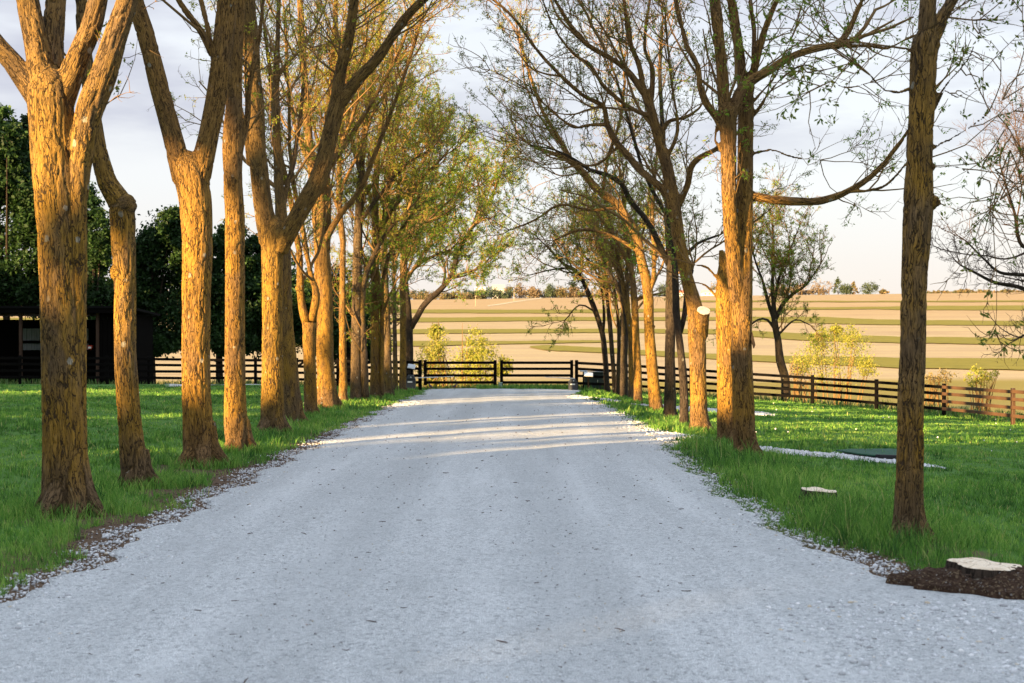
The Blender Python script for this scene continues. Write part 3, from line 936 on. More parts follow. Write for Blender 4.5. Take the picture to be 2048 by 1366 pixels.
        if tips:
            Pt = np.stack([p_[-3:, :3] for p_ in tips for _ in range(3)]); Rt = np.stack([p_[-3:, 3] for p_ in tips for _ in range(3)])
            d = unit(Pt[:, -1] - Pt[:, 0]); pts = [Pt[:, -1]]; ln = rng.uniform(.8, 1.9, (len(Pt), 1))
            d = unit(d + rng.normal(size=d.shape) * .35)
            for _ in range(6):
                d = unit(d + rng.normal(size=d.shape) * .2 + np.array([0, 0, spread_up])); pts.append(pts[-1] + d * ln / 6)
            Ct = np.stack(pts, 1); Rr = np.maximum(Rt[:, -1:] * .7, .006) * np.linspace(1, .35, 7)[None]
            C1 = Ct if C1 is None else np.concatenate([C1, Ct]); R1 = Rr if R1 is None else np.concatenate([R1, Rr])
        C2, R2 = spawn(C1, R1, 3.8 * tw, .30, 1.10, (.5, 1.2), 5, .24, spread_up * .7, .12, .6, .006, rmin=rtw * 1.25)
        C3, R3 = spawn(np.concatenate([C2]), R2, 6.2 * tw, .10, .40, (.5, 1.25), 4, .28, .05, .1, .7, .004, rmin=rtw)
        parts = [tubes(C1, R1, 5), tubes(C2, R2, 4), tubes(C3, R3, 3)] + ([parts0] if C0 is not None else [])
        V, Q, T, B = join_tubes(parts)
        crown = link('crown', mesh_np('crown', V - org, [Q], [twigm], smooth=True), root)
        if leaves > 0:
            lv = Leaves()
            sz = max(lsize, D * .00155)
            for C, per, frac in ((C3, 2, min(1, leaves * .75)), (C2, 3, min(1, leaves * .65))):
                k = rng.random(len(C)) < frac
                if k.any(): lv.add(*leaf_clusters(C[k], per if leaves <= 1 else int(round(per * leaves)), 4, sz, .20, .012 + D * .0003, .25))
            if lv.n: link('foliage', lv.mesh('foliage', leafm, org), crown)
    return root

# --- the left row, front to back
tree('thick front tree of the left row, forking into five upright limbs',
     [[(133, 1034, 104), (131, 980, 98), (130, 900, 92), (126, 700, 90), (119, 500, 88), (110, 350, 92), (103, 240, 96), (99, 190, 92)],
      [(84, 200, 62), (30, 130, 45), (-30, 60, 40), (-90, -40, 34)],
      [(92, 190, 62), (75, 100, 52), (55, 0, 48), (35, -150, 40)],
      [(108, 195, 52, .5), (106, 90, 46), (112, 0, 44), (118, -150, 38)],
      [(120, 205, 60), (150, 130, 50), (180, 60, 44), (195, 0, 40), (215, -120, 34)],
      [(158, 900, 26, -.02), (157, 700, 34), (157, 400, 38), (166, 300, 50), (180, 220, 58), (207, 150, 56), (235, 60, 50), (258, -10, 46), (290, -150, 40)]],
     M_bark, M_leaf_mix, near=True, dense=.30, leaves=.35, first=4.2)
tree('slim crooked tree of the left row with a sharp elbow at mid height',
     [[(272, 974, 62), (265, 900, 54), (256, 800, 49), (250, 700, 46), (250, 620, 46), (250, 560, 46), (247, 500, 50), (245, 430, 54), (238, 400, 50), (215, 365, 42), (200, 310, 36), (190, 250, 32), (178, 170, 30), (165, 60, 27), (160, -60, 24)]],
     M_bark, M_leaf_mix, near=True, dense=.35, leaves=.3, first=3.6, knobs=[(221, 545, 32), (266, 403, 40)])
tree('left row tree with flaking bark and a wide V fork at head height',
     [[(402, 934, 74), (396, 850, 64), (392, 750, 60), (393, 600, 61), (395, 480, 65), (390, 400, 69), (380, 345, 70)],
      [(368, 362, 48), (345, 270, 42), (320, 180, 40), (295, 80, 38), (270, 0, 36), (240, -120, 30)],
      [(396, 365, 50), (415, 280, 44), (435, 180, 44), (447, 80, 44), (455, 0, 42), (465, -130, 36)],
      [(425, 110, 16), (400, 60, 15), (370, 20, 13), (345, -20, 11)],
      [(432, 140, 12), (412, 40, 12), (385, -60, 9)]],
     M_bark2, M_leaf_gold, near=True, dense=.6, leaves=.4, first=3.6, knobs=[(418, 520, 26)])
tree('straight left row trunk lit orange from its flared foot upward',
     [[(478, 903, 52), (472, 850, 50), (470, 750, 44), (470, 600, 42), (470, 450, 42), (466, 350, 40), (466, 280, 44), (468, 200, 34), (472, 100, 30), (478, 0, 28), (485, -120, 24)],
      [(470, 330, 18), (492, 250, 15), (500, 170, 12), (520, 60, 10), (530, -40, 8)]],
     M_bark2, M_leaf_gold, near=.018, dense=1.2, leaves=.5, first=3.6)
tree('olive left row tree whose long dark limb leans right over the drive',
     [[(545, 868, 54), (545, 800, 48), (545, 700, 45), (545, 600, 44), (545, 500, 48), (546, 465, 52)],
      [(540, 485, 46), (525, 400, 40), (515, 300, 38), (510, 220, 40), (505, 150, 36), (500, 60, 34), (495, 0, 32), (490, -120, 28)],
      [(556, 500, 44, -.05), (585, 450, 38), (610, 405, 38), (640, 350, 38), (655, 290, 36), (672, 220, 36), (680, 180, 30)],
      [(672, 215, 28), (682, 140, 25), (695, 90, 23), (705, 30, 22), (712, -30, 20), (720, -120, 16)],
      [(682, 205, 28), (715, 160, 26), (760, 110, 22), (800, 50, 20), (835, 10, 18), (880, -30, 15), (930, -70, 12)],
      [(500, 330, 14), (488, 250, 12), (470, 180, 10)]],
     M_bark, M_leaf_gold, near=.020, dense=1.2, leaves=.6, first=4.5)
tree('left row trunk half hidden behind the olive tree with the leaning limb',
     [[(588, 850, 40), (582, 780, 36), (575, 700, 32), (570, 620, 30), (568, 540, 28), (566, 480, 26), (560, 400, 22), (555, 300, 18), (552, 180, 14), (556, 60, 10), (560, -60, 7)],
      [(562, 420, 12), (585, 330, 10), (600, 240, 8), (610, 130, 6)]],
     M_bark, M_leaf_gold, dense=1.0, leaves=.6, first=3.6)
tree('slender Y-forked tree of the left row with leafy sprouts in its fork',
     [[(622, 832, 28), (620, 760, 25), (618, 680, 25), (618, 645, 28)],
      [(613, 648, 18), (602, 600, 15), (600, 560, 14), (598, 500, 12), (592, 470, 12), (585, 420, 11), (565, 330, 10), (550, 250, 9), (540, 150, 8), (528, 50, 6)],
      [(624, 640, 18), (633, 590, 14), (625, 560, 11), (612, 500, 10), (605, 450, 9), (590, 380, 8), (580, 300, 7), (578, 180, 6)]],
     M_bark2, M_leaf_gold, dense=1.4, leaves=.8, first=1.5, knobs=[(594, 572, 12)])
tree('broad pale yellow-lit left row trunk split by a dark vertical crack',
     [[(654, 818, 46), (652, 760, 37), (650, 700, 34), (650, 600, 31), (648, 540, 30), (645, 500, 28), (642, 470, 24)],
      [(636, 500, 16), (630, 400, 17), (620, 300, 16), (612, 200, 15), (605, 100, 13), (600, 0, 12), (595, -80, 10)],
      [(652, 500, 18), (655, 400, 16), (650, 300, 15), (660, 200, 13), (668, 100, 12), (672, 0, 10), (680, -100, 8)],
      [(634, 580, 12), (638, 500, 17), (643, 420, 18), (648, 350, 16), (690, 290, 11), (740, 210, 9), (790, 120, 7), (815, 60, 6)],
      [(646, 490, 14), (680, 430, 12), (720, 380, 10), (745, 320, 9), (780, 230, 8), (815, 130, 7), (840, 50, 5)],
      [(625, 350, 9), (590, 250, 8), (575, 150, 7), (570, 40, 6)],
      [(655, 330, 8), (700, 250, 7), (725, 150, 6), (735, 50, 5)]],
     M_bark2, M_leaf_gold, dense=1.5, leaves=.75, first=2.8, knobs=[(664, 570, 10)])
tree('thinnest pole-like orange trunk of the left row',
     [[(686, 809, 20), (686, 740, 15), (685, 650, 14), (685, 560, 13), (686, 500, 12), (682, 440, 12), (678, 400, 11), (680, 300, 10), (690, 200, 8), (700, 100, 7), (705, 0, 6)],
      [(682, 430, 7), (650, 350, 6), (630, 260, 5)], [(680, 380, 7), (720, 300, 6), (750, 220, 5), (790, 160, 4)]],
     M_bark2, M_leaf_gold, dense=1.5, leaves=.9, first=2.6)
tree('twin-stemmed brown tree of the left row with a reddish flared base',
     [[(713, 802, 27), (712, 740, 22), (713, 650, 20), (714, 560, 20), (716, 480, 18), (718, 420, 16), (722, 350, 14), (730, 260, 12), (745, 160, 10), (760, 60, 8), (770, -40, 6)],
      [(731, 799, 17, 0), (727, 700, 14), (724, 600, 12), (735, 540, 10), (770, 470, 8), (815, 420, 6)],
      [(716, 450, 9), (760, 390, 8), (810, 330, 6), (860, 300, 5)], [(722, 360, 8), (700, 260, 7), (690, 150, 5)]],
     M_bark3, M_leaf_gold, dense=1.5, leaves=.9, first=2.8)
tree('olive left row trunk with a thin second stem pressed to its right side',
     [[(750, 797, 22), (750, 720, 18), (750, 640, 17), (750, 560, 17), (752, 480, 16), (750, 400, 14), (756, 300, 12), (770, 200, 9), (785, 90, 7)],
      [(763, 791, 10, 0), (764, 650, 9), (766, 560, 8), (790, 480, 7), (830, 420, 5)],
      [(752, 470, 9), (800, 400, 7), (850, 350, 5), (890, 310, 4)], [(750, 420, 8), (720, 330, 6), (715, 230, 5)]],
     M_bark, M_leaf_green, dense=1.5, leaves=1.1, first=2.8)
tree('brown left row trunk with leafy shoots halfway up its bark',
     [[(777, 792, 20), (775, 720, 16), (774, 640, 14), (770, 560, 14), (768, 470, 12), (775, 380, 10), (790, 280, 8), (805, 180, 6)],
      [(770, 520, 8), (810, 470, 7), (855, 440, 5), (900, 400, 4)], [(772, 420, 7), (830, 350, 6), (870, 280, 4)]],
     M_bark3, M_leaf_green, dense=1.5, leaves=1.2, first=2.4)
tree('narrow dark left row stem between two thicker brown trunks',
     [[(791, 787, 12), (790, 700, 9), (789, 600, 8), (787, 500, 7), (792, 400, 6), (810, 300, 5)], [(788, 520, 5), (830, 460, 4), (870, 430, 3)]],
     M_bark3, M_leaf_green, dense=1.5, leaves=1.1, first=2.2)
tree('slim olive left row trunk in front of the left end of the gate fence',
     [[(805, 784, 15), (806, 700, 13), (806, 620, 13), (805, 560, 12), (808, 480, 10), (820, 400, 8), (830, 320, 7), (850, 240, 5)],
      [(806, 560, 7), (850, 520, 5), (900, 500, 4)], [(815, 430, 6), (870, 380, 5), (910, 330, 4)]],
     M_bark, M_leaf_green, dense=1.5, leaves=1.2, first=1.8)
tree('last left row tree whose dark limb sweeps out over the field',
     [[(818, 782, 19), (818, 700, 17), (817, 650, 17), (815, 610, 14), (810, 550, 11), (815, 470, 9), (835, 400, 7), (850, 330, 5)],
      [(822, 655, 13, -.05), (850, 608, 12), (880, 580, 11), (903, 550, 10), (918, 500, 9), (935, 470, 8), (955, 440, 7), (975, 410, 6), (985, 390, 5), (1000, 350, 4), (1010, 310, 3)],
      [(903, 555, 6), (930, 545, 5), (960, 535, 4), (985, 510, 3)],
      [(885, 575, 6), (890, 540, 5), (880, 500, 4), (890, 450, 4)], [(940, 465, 4), (960, 400, 4), (950, 340, 3)],
      [(814, 560, 7), (850, 500, 6), (890, 440, 5), (920, 380, 4)], [(818, 610, 8), (795, 640, 6), (770, 590, 5)]],
     M_barkdark, M_leaf_green, D=61, roots=False, dense=1.6, leaves=1.1, first=1.9, spread_up=.05)

# --- the right row, front to back
tree('front tree of the right row, a lone olive trunk beside the stumps',
     [[(1815, 1082, 76), (1816, 1052, 70), (1818, 1015, 63), (1820, 940, 58), (1822, 800, 56), (1826, 650, 54), (1830, 520, 56), (1834, 440, 62), (1836, 405, 62), (1839, 300, 56), (1844, 200, 54), (1848, 120, 56), (1852, 80, 54)],
      [(1850, 95, 38), (1857, 0, 34), (1862, -120, 28)],
      [(1862, 85, 34), (1890, 25, 28), (1908, -5, 26), (1950, -70, 20)],
      [(1864, 210, 9), (1900, 160, 7), (1935, 120, 6), (1960, 60, 5), (1985, 0, 4)],
      [(1862, 230, 8), (1890, 180, 6), (1915, 195, 5), (1960, 175, 4), (2000, 240, 3), (2020, 300, 2)],
      [(1858, 335, 7), (1920, 335, 5), (1960, 360, 4), (1990, 340, 3)],
      [(1860, 300, 7), (1915, 270, 6), (1960, 240, 4), (2005, 200, 3)],
      [(1864, 400, 7), (1930, 425, 4), (1970, 420, 3), (2000, 400, 3)],
      [(1845, 105, 10), (1800, 95, 8), (1760, 92, 6), (1720, 110, 4)],
      [(1842, 165, 9), (1800, 185, 8), (1770, 182, 7), (1740, 150, 5)]],
     M_bark, M_leaf_mix, near=True, dense=.9, leaves=.75, first=4.0, knobs=[(1876, 95, 24), (1868, 415, 26), (1812, 425, 22), (1864, 330, 16)], l1=(.5, 1.4), spread_up=-.02)
tree('large double-stemmed right row tree with a long bough reaching right',
     [[(1490, 914, 48), (1488, 870, 48), (1486, 780, 46), (1483, 700, 44), (1484, 600, 44), (1486, 500, 40), (1489, 400, 36), (1491, 300, 34), (1492, 190, 32)],
      [(1476, 600, 36), (1468, 520, 34), (1461, 440, 32), (1458, 380, 32), (1457, 300, 34), (1456, 225, 34)],
      [(1449, 235, 26), (1445, 150, 26), (1438, 80, 25), (1430, 0, 24), (1424, -100, 20)],
      [(1460, 240, 26), (1480, 185, 24), (1505, 160, 22), (1540, 140, 20), (1580, 115, 18), (1630, 98, 16), (1680, 90, 15)],
      [(1676, 92, 13), (1698, 60, 13), (1715, 20, 12), (1735, -20, 10)],
      [(1670, 92, 10), (1740, 92, 8), (1775, 97, 6), (1805, 82, 5)],
      [(1488, 210, 26), (1482, 130, 22), (1472, 60, 22), (1462, -10, 20), (1455, -100, 18)],
      [(1494, 200, 22), (1512, 120, 18), (1530, 60, 15), (1545, 20, 12), (1565, -20, 10)],
      [(1508, 130, 12), (1508, 60, 11), (1500, 0, 9)],
      [(1452, 270, 18), (1432, 235, 16), (1412, 205, 16), (1400, 170, 14), (1395, 130, 14), (1375, 95, 13), (1365, 60, 12), (1355, 20, 11), (1348, -20, 9)],
      [(1500, 391, 21, -.05), (1560, 401, 19), (1640, 402, 17), (1700, 380, 15), (1745, 350, 13), (1780, 310, 10), (1812, 268, 8), (1835, 215, 6)],
      [(1690, 384, 9), (1740, 380, 8), (1775, 368, 6), (1815, 325, 5)],
      [(1500, 210, 8), (1545, 160, 6), (1560, 130, 5), (1590, 60, 4)],
      [(1500, 240, 8), (1560, 160, 6), (1610, 130, 5), (1650, 150, 4), (1690, 175, 4), (1740, 165, 3)],
      [(1500, 310, 7), (1540, 300, 5), (1590, 315, 4), (1640, 320, 3)],
      [(1448, 310, 8), (1430, 280, 7), (1434, 250, 6)]],
     M_bark2, M_leaf_green, near=.018, dense=1.3, leaves=.6, first=6.0, l1=(.5, 1.7), flap=[(1505, 664), (1511, 690), (1508, 697), (1502, 678)])
tree('stout right row trunk broken off at a jagged stub, fused to its neighbour',
     [[(1453, 890, 42), (1453, 800, 40), (1452, 700, 40), (1450, 620, 39), (1450, 560, 36), (1448, 522, 24), (1441, 500, 9)],
      [(1440, 565, 7), (1415, 535, 6), (1390, 530, 4)], [(1440, 600, 7), (1410, 570, 5), (1385, 565, 4)]],
     M_bark2, M_leaf_green, near=.018, dense=.8, leaves=.8, first=9.0, start0=.4)
tree('leaning right row tree with a pale sawn limb stub on its right',
     [[(1398, 866, 40), (1397, 800, 36), (1396, 740, 35), (1394, 680, 38), (1390, 620, 34), (1375, 560, 28), (1362, 500, 27), (1352, 440, 28), (1346, 400, 31), (1340, 365, 27), (1330, 320, 25), (1315, 270, 22), (1302, 220, 21), (1288, 180, 18)],
      [(1286, 185, 15), (1262, 150, 14), (1235, 125, 12), (1200, 105, 12), (1170, 85, 11), (1140, 50, 10), (1110, 0, 8), (1080, -50, 6)],
      [(1288, 185, 14), (1278, 130, 12), (1262, 90, 11), (1255, 50, 10), (1248, 0, 9), (1240, -60, 8)],
      [(1302, 215, 13), (1305, 140, 11), (1290, 100, 9), (1292, 50, 8), (1300, 0, 7)],
      [(1343, 395, 18), (1310, 365, 16), (1280, 340, 16), (1255, 310, 15), (1230, 280, 14), (1215, 250, 13), (1208, 215, 11), (1195, 205, 10), (1165, 190, 10), (1120, 150, 9), (1070, 95, 8), (1035, 45, 7), (1000, 10, 6), (960, -20, 5)],
      [(1358, 410, 16), (1375, 370, 14), (1382, 335, 14), (1400, 315, 13), (1430, 300, 11), (1450, 285, 8)],
      [(1320, 285, 12), (1335, 245, 10), (1370, 235, 8), (1400, 215, 6), (1410, 190, 4)],
      [(1215, 250, 9), (1180, 250, 8), (1150, 255, 7), (1125, 240, 6), (1080, 200, 5), (1040, 170, 4), (980, 140, 3)],
      [(1305, 235, 11), (1260, 215, 10), (1210, 175, 9), (1180, 130, 8), (1150, 110, 7), (1110, 60, 6), (1085, 0, 5)],
      [(1330, 325, 10), (1355, 260, 8), (1345, 180, 7), (1335, 90, 6), (1330, 10, 5)],
      [(1240, 290, 8), (1190, 330, 6), (1140, 320, 5), (1090, 290, 4), (1030, 280, 3)]],
     M_bark2, M_leaf_mix, near=.020, dense=1.9, leaves=.6, first=4.0, scaffold=.35, stub=(1407, 622, 27, 1399, 672), l1=(.8, 2.2))
tree('thin bent dark trunk of the right row with a pale strip down its side',
     [[(1368, 858, 20), (1368, 800, 18), (1365, 740, 16), (1360, 690, 14), (1354, 640, 14), (1352, 600, 14), (1350, 540, 12), (1345, 480, 9), (1340, 420, 6)],
      [(1361, 665, 10), (1370, 625, 11), (1374, 580, 9), (1385, 540, 6)]],
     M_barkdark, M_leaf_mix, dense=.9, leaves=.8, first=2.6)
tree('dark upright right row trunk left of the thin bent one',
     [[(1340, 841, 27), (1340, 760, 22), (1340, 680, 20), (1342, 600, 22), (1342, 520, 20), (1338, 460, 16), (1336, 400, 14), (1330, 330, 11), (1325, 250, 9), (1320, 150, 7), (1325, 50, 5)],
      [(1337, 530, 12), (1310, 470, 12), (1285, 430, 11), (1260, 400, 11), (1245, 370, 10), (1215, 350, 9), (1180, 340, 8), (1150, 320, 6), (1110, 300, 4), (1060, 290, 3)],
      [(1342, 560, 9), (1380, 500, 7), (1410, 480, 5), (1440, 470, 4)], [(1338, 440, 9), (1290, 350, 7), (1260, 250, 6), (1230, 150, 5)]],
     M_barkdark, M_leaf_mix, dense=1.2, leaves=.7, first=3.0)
tree('brightly lit golden right row trunk arching left across the drive',
     [[(1312, 824, 27), (1308, 780, 24), (1303, 720, 22), (1298, 650, 20), (1297, 600, 20), (1292, 560, 20), (1283, 520, 18), (1272, 470, 18), (1250, 430, 17), (1225, 400, 17), (1195, 380, 16), (1170, 350, 15), (1145, 325, 13), (1115, 310, 9), (1085, 300, 7), (1060, 290, 5)],
      [(1296, 590, 9), (1306, 560, 9), (1309, 500, 9), (1305, 440, 8), (1310, 350, 6)],
      [(1145, 325, 9), (1120, 280, 9), (1095, 240, 8), (1080, 210, 7), (1060, 150, 6), (1040, 80, 4)],
      [(1240, 415, 7), (1180, 420, 6), (1120, 410, 5), (1070, 440, 4), (1020, 460, 3)],
      [(1205, 385, 8), (1215, 320, 7), (1240, 240, 6), (1250, 160, 5)], [(1280, 505, 8), (1220, 470, 6), (1160, 460, 5), (1110, 480, 3)]],
     M_bark2, M_leaf_gold, dense=1.3, leaves=.7, first=2.4, knobs=[(1309, 655, 9)], l1=(.8, 2.0))
tree('orange-brown right row trunk next left of the bright arching one',
     [[(1276, 809, 18), (1275, 740, 16), (1272, 680, 15), (1270, 620, 14), (1265, 560, 12), (1258, 500, 9), (1250, 430, 7), (1240, 340, 5)],
      [(1272, 600, 8), (1285, 594, 7), (1300, 590, 5)], [(1262, 540, 7), (1225, 470, 6), (1190, 420, 4)], [(1262, 530, 6), (1290, 450, 5), (1300, 370, 4)]],
     M_bark2, M_leaf_gold, dense=1.2, leaves=.8, first=2.0)
tree('slim brown right row stem touching the orange-brown trunk',
     [[(1262, 803, 12), (1262, 720, 11), (1260, 650, 11), (1250, 600, 10), (1245, 560, 9), (1235, 510, 7), (1225, 460, 6), (1210, 400, 4)],
      [(1258, 640, 7), (1254, 560, 7), (1256, 500, 5)]],
     M_bark, M_leaf_gold, dense=1.2, leaves=.8, first=1.8)
tree('thick dark right row trunk near the far end with bent top',
     [[(1248, 798, 17), (1248, 720, 15), (1250, 640, 14), (1246, 600, 12), (1235, 570, 9), (1215, 540, 7), (1200, 500, 6), (1180, 450, 4)],
      [(1248, 600, 7), (1225, 500, 6), (1215, 430, 4)], [(1250, 620, 6), (1262, 540, 5), (1275, 470, 4)]],
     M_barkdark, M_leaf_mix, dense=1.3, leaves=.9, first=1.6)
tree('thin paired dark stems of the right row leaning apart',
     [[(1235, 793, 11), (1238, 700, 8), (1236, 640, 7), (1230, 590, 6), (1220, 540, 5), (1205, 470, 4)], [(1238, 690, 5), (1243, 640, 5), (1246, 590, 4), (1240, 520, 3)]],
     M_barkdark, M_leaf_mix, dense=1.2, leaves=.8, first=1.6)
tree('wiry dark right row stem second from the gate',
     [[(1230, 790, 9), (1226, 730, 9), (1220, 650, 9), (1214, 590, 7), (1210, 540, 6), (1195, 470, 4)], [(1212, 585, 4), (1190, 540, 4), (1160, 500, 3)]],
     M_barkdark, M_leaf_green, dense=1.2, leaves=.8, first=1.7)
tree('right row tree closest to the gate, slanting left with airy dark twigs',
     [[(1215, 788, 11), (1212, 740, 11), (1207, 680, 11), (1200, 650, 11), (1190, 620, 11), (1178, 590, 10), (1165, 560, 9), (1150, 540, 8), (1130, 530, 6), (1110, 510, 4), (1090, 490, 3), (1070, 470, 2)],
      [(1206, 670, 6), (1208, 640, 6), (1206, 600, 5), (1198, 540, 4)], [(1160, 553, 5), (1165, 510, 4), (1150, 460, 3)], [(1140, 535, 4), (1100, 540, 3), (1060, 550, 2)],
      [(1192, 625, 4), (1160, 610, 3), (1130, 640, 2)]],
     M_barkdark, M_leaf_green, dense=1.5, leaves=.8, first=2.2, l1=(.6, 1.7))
# --- trees standing apart
tree('young dark tree beyond the right fence with airy green crown',
     [[(1571, 782, 17), (1570, 755, 17), (1560, 720, 17), (1556, 680, 14), (1550, 650, 13), (1548, 620, 10), (1545, 570, 7), (1547, 520, 5), (1545, 450, 3)],
      [(1550, 640, 9), (1568, 605, 8), (1590, 585, 6), (1612, 570, 4), (1640, 530, 3)], [(1551, 650, 8), (1535, 600, 7), (1525, 560, 5), (1510, 520, 4), (1500, 470, 3)],
      [(1553, 665, 6), (1535, 640, 5), (1515, 640, 4), (1490, 660, 3)], [(1548, 610, 5), (1560, 550, 5), (1580, 500, 3), (1600, 450, 2)], [(1556, 670, 5), (1590, 640, 3), (1620, 650, 2)]],
     M_barkdark, M_leaf_green, D=61, group=None, name='young_tree', roots=False, dense=2.0, leaves=.55, first=2.6, l1=(.7, 1.9))
tree('bare leafless tree reaching in from the right edge',
     [[(2150, 862, 40), (2135, 700, 34), (2118, 600, 30), (2108, 480, 24), (2092, 350, 18), (2080, 250, 12), (2075, 150, 8)],
      [(2124, 625, 14), (2048, 578, 9), (1990, 565, 7), (1950, 545, 5), (1920, 530, 3)], [(2115, 560, 12), (2048, 550, 8), (2000, 545, 6), (1970, 520, 4), (1930, 480, 3)],
      [(2106, 490, 10), (2045, 492, 8), (2030, 430, 6), (2015, 380, 4), (2000, 330, 3)], [(2130, 690, 9), (2060, 670, 6), (2040, 675, 4)],
      [(2095, 380, 8), (2050, 320, 5), (2030, 260, 3)]],
     M_barkdark, None, D=44, group=None, name='bare_tree', roots=False, dense=1.6, leaves=0, first=2.0, twigm=M_twigred, l1=(.8, 2.2))
#@@PART3
# ------------------------------------------------------------------ leafy crowns made of clumps
def clump_crown(centers, radii, n_clump, n_leaf, size, shell=.55, flat=.8, org=(0, 0, 0), skip=None, wid=.32, csz=(.32, .62)):
    Vs = []; Ts = []
    for c, r in zip(centers, radii):
        c = np.array(c, float); r = np.array(r, float)
        d = unit(rng.normal(size=(n_clump, 3)))
        rad = (shell + (1 - shell) * rng.random((n_clump, 1))) ** .6
        cc = c + d * r * rad
        cs = rng.uniform(csz[0], csz[1], (n_clump, 1)) * min(r)
        p = np.repeat(cc, n_leaf, 0) + rng.normal(size=(n_clump * n_leaf, 3)) * np.repeat(cs, n_leaf, 0) * np.array([.55, .55, .55 * flat])
        tone = np.repeat(np.clip(rng.normal(.5, .2, n_clump), 0, 1), n_leaf) + rng.normal(0, .15, len(p))
        Vs.append(p); Ts.append(tone)
    p = np.concatenate(Vs); tone = np.concatenate(Ts)
    if skip is not None:
        k = ~skip(p); p = p[k]; tone = tone[k]
    a = unit(rng.normal(size=p.shape)); s = unit(np.cross(a, unit(rng.normal(size=p.shape))))
    ln = (size * rng.uniform(.6, 1.3, len(p)))[:, None]
    q = np.stack([p - a * ln * .5, p + s * ln * wid, p + a * ln * .5, p - s * ln * wid], 1).reshape(-1, 3) - np.array(org)
    return q, np.arange(len(q)).reshape(-1, 4), np.repeat(np.clip(tone, 0, 1), 4)

def leafy_tree(name, label, cat, x, y, h, centers, radii, nc, nl, size, leafm, trunk_r=.2, group=None, skip=None, barkm=None, limbs=5, **kw):
    z = float(gz(x, y)); org = np.array([x, y, z])
    root = thing(name, label, cat, tuple(org), group)
    top = np.array([x, y, z + h * .72])
    cv = [catmull(np.array([[x, y, z - .2, trunk_r * 1.25], [x + .05 * h * rng.normal() * .3, y, z + h * .35, trunk_r * .8], [*top, trunk_r * .25]]), h / 14)]
    for k in range(limbs):
        c = np.array(centers[k % len(centers)]); a = cv[0][int(len(cv[0]) * rng.uniform(.25, .6))]
        e = c + rng.normal(size=3) * np.array(radii[k % len(radii)]) * .35
        m = (a[:3] + e) / 2 + np.array([0, 0, -.06 * h])
        cv.append(catmull(np.array([[*a[:3], trunk_r * .45], [*m, trunk_r * .3], [*e, trunk_r * .12]]), h / 14))
    V, Q, T, B = join_tubes([tubes(c[None, :, :3], c[None, :, 3], 8, True) for c in cv])
    V = V - org
    link('trunk', mesh_np('trunk', V, [Q, T], [barkm or M_barkdark], attrs={'bark': ('FLOAT_VECTOR', B), 'hgt': ('FLOAT', V[:, 2])}, smooth=True), root)
    V, f, t = clump_crown(centers, radii, nc, nl, size, org=org, skip=skip, **kw)
    link('crown', mesh_np('crown', V, [f], [leafm], attrs={'rnd': ('FLOAT', t)}), root)
    return root

def ell(px, py, hw, hh, D, deep=None):
    c = P(px, py, D); return c, (hw * D / F, (deep or hw * D / F), hh * D / F)

def px_tree(name, label, px, D, blobs, nc, nl, size, leafm, cat='tree', group=None, tr=.22, **kw):
    cs = []; rs = []
    for (bx, by, hw, hh) in blobs:
        c, r = ell(bx, by, hw, hh, D + rng.uniform(-1, 1)); cs.append(c); rs.append(r)
    x = (px - 1024) * D / F; z = float(gz(x, D))
    top = max(c[2] + r[2] for c, r in zip(cs, rs)) - z
    return leafy_tree(name, label, cat, x, D, top, cs, rs, nc, nl, size, leafm, tr, group, csz=(.26, .60), **kw)

G = 'dense dark trees behind the left fence'
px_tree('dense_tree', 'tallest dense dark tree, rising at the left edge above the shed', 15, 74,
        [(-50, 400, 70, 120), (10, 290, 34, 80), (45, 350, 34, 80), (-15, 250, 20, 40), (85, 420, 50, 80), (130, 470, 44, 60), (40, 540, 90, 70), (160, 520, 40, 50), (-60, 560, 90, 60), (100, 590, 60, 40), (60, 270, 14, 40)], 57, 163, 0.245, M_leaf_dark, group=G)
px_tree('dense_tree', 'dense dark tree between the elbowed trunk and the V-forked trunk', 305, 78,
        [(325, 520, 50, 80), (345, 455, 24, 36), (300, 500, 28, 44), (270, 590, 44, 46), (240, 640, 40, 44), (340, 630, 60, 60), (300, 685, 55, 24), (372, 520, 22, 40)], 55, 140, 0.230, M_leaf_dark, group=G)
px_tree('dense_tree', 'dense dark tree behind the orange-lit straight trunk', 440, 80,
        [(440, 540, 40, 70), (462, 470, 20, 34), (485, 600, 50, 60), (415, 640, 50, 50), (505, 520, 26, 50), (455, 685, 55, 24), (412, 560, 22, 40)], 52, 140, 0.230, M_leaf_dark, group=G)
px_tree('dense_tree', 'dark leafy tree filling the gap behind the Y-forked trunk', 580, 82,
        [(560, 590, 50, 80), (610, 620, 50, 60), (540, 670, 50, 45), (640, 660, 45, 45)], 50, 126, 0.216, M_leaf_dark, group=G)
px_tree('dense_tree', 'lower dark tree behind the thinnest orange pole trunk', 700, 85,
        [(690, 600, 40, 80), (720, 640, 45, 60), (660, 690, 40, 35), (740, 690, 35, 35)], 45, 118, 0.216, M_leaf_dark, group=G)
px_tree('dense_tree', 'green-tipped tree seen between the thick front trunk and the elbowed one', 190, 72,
        [(180, 560, 45, 70), (200, 480, 25, 60), (205, 600, 40, 40), (170, 410, 25, 40)], 37, 104, 0.202, M_leaf_dark, group=G)

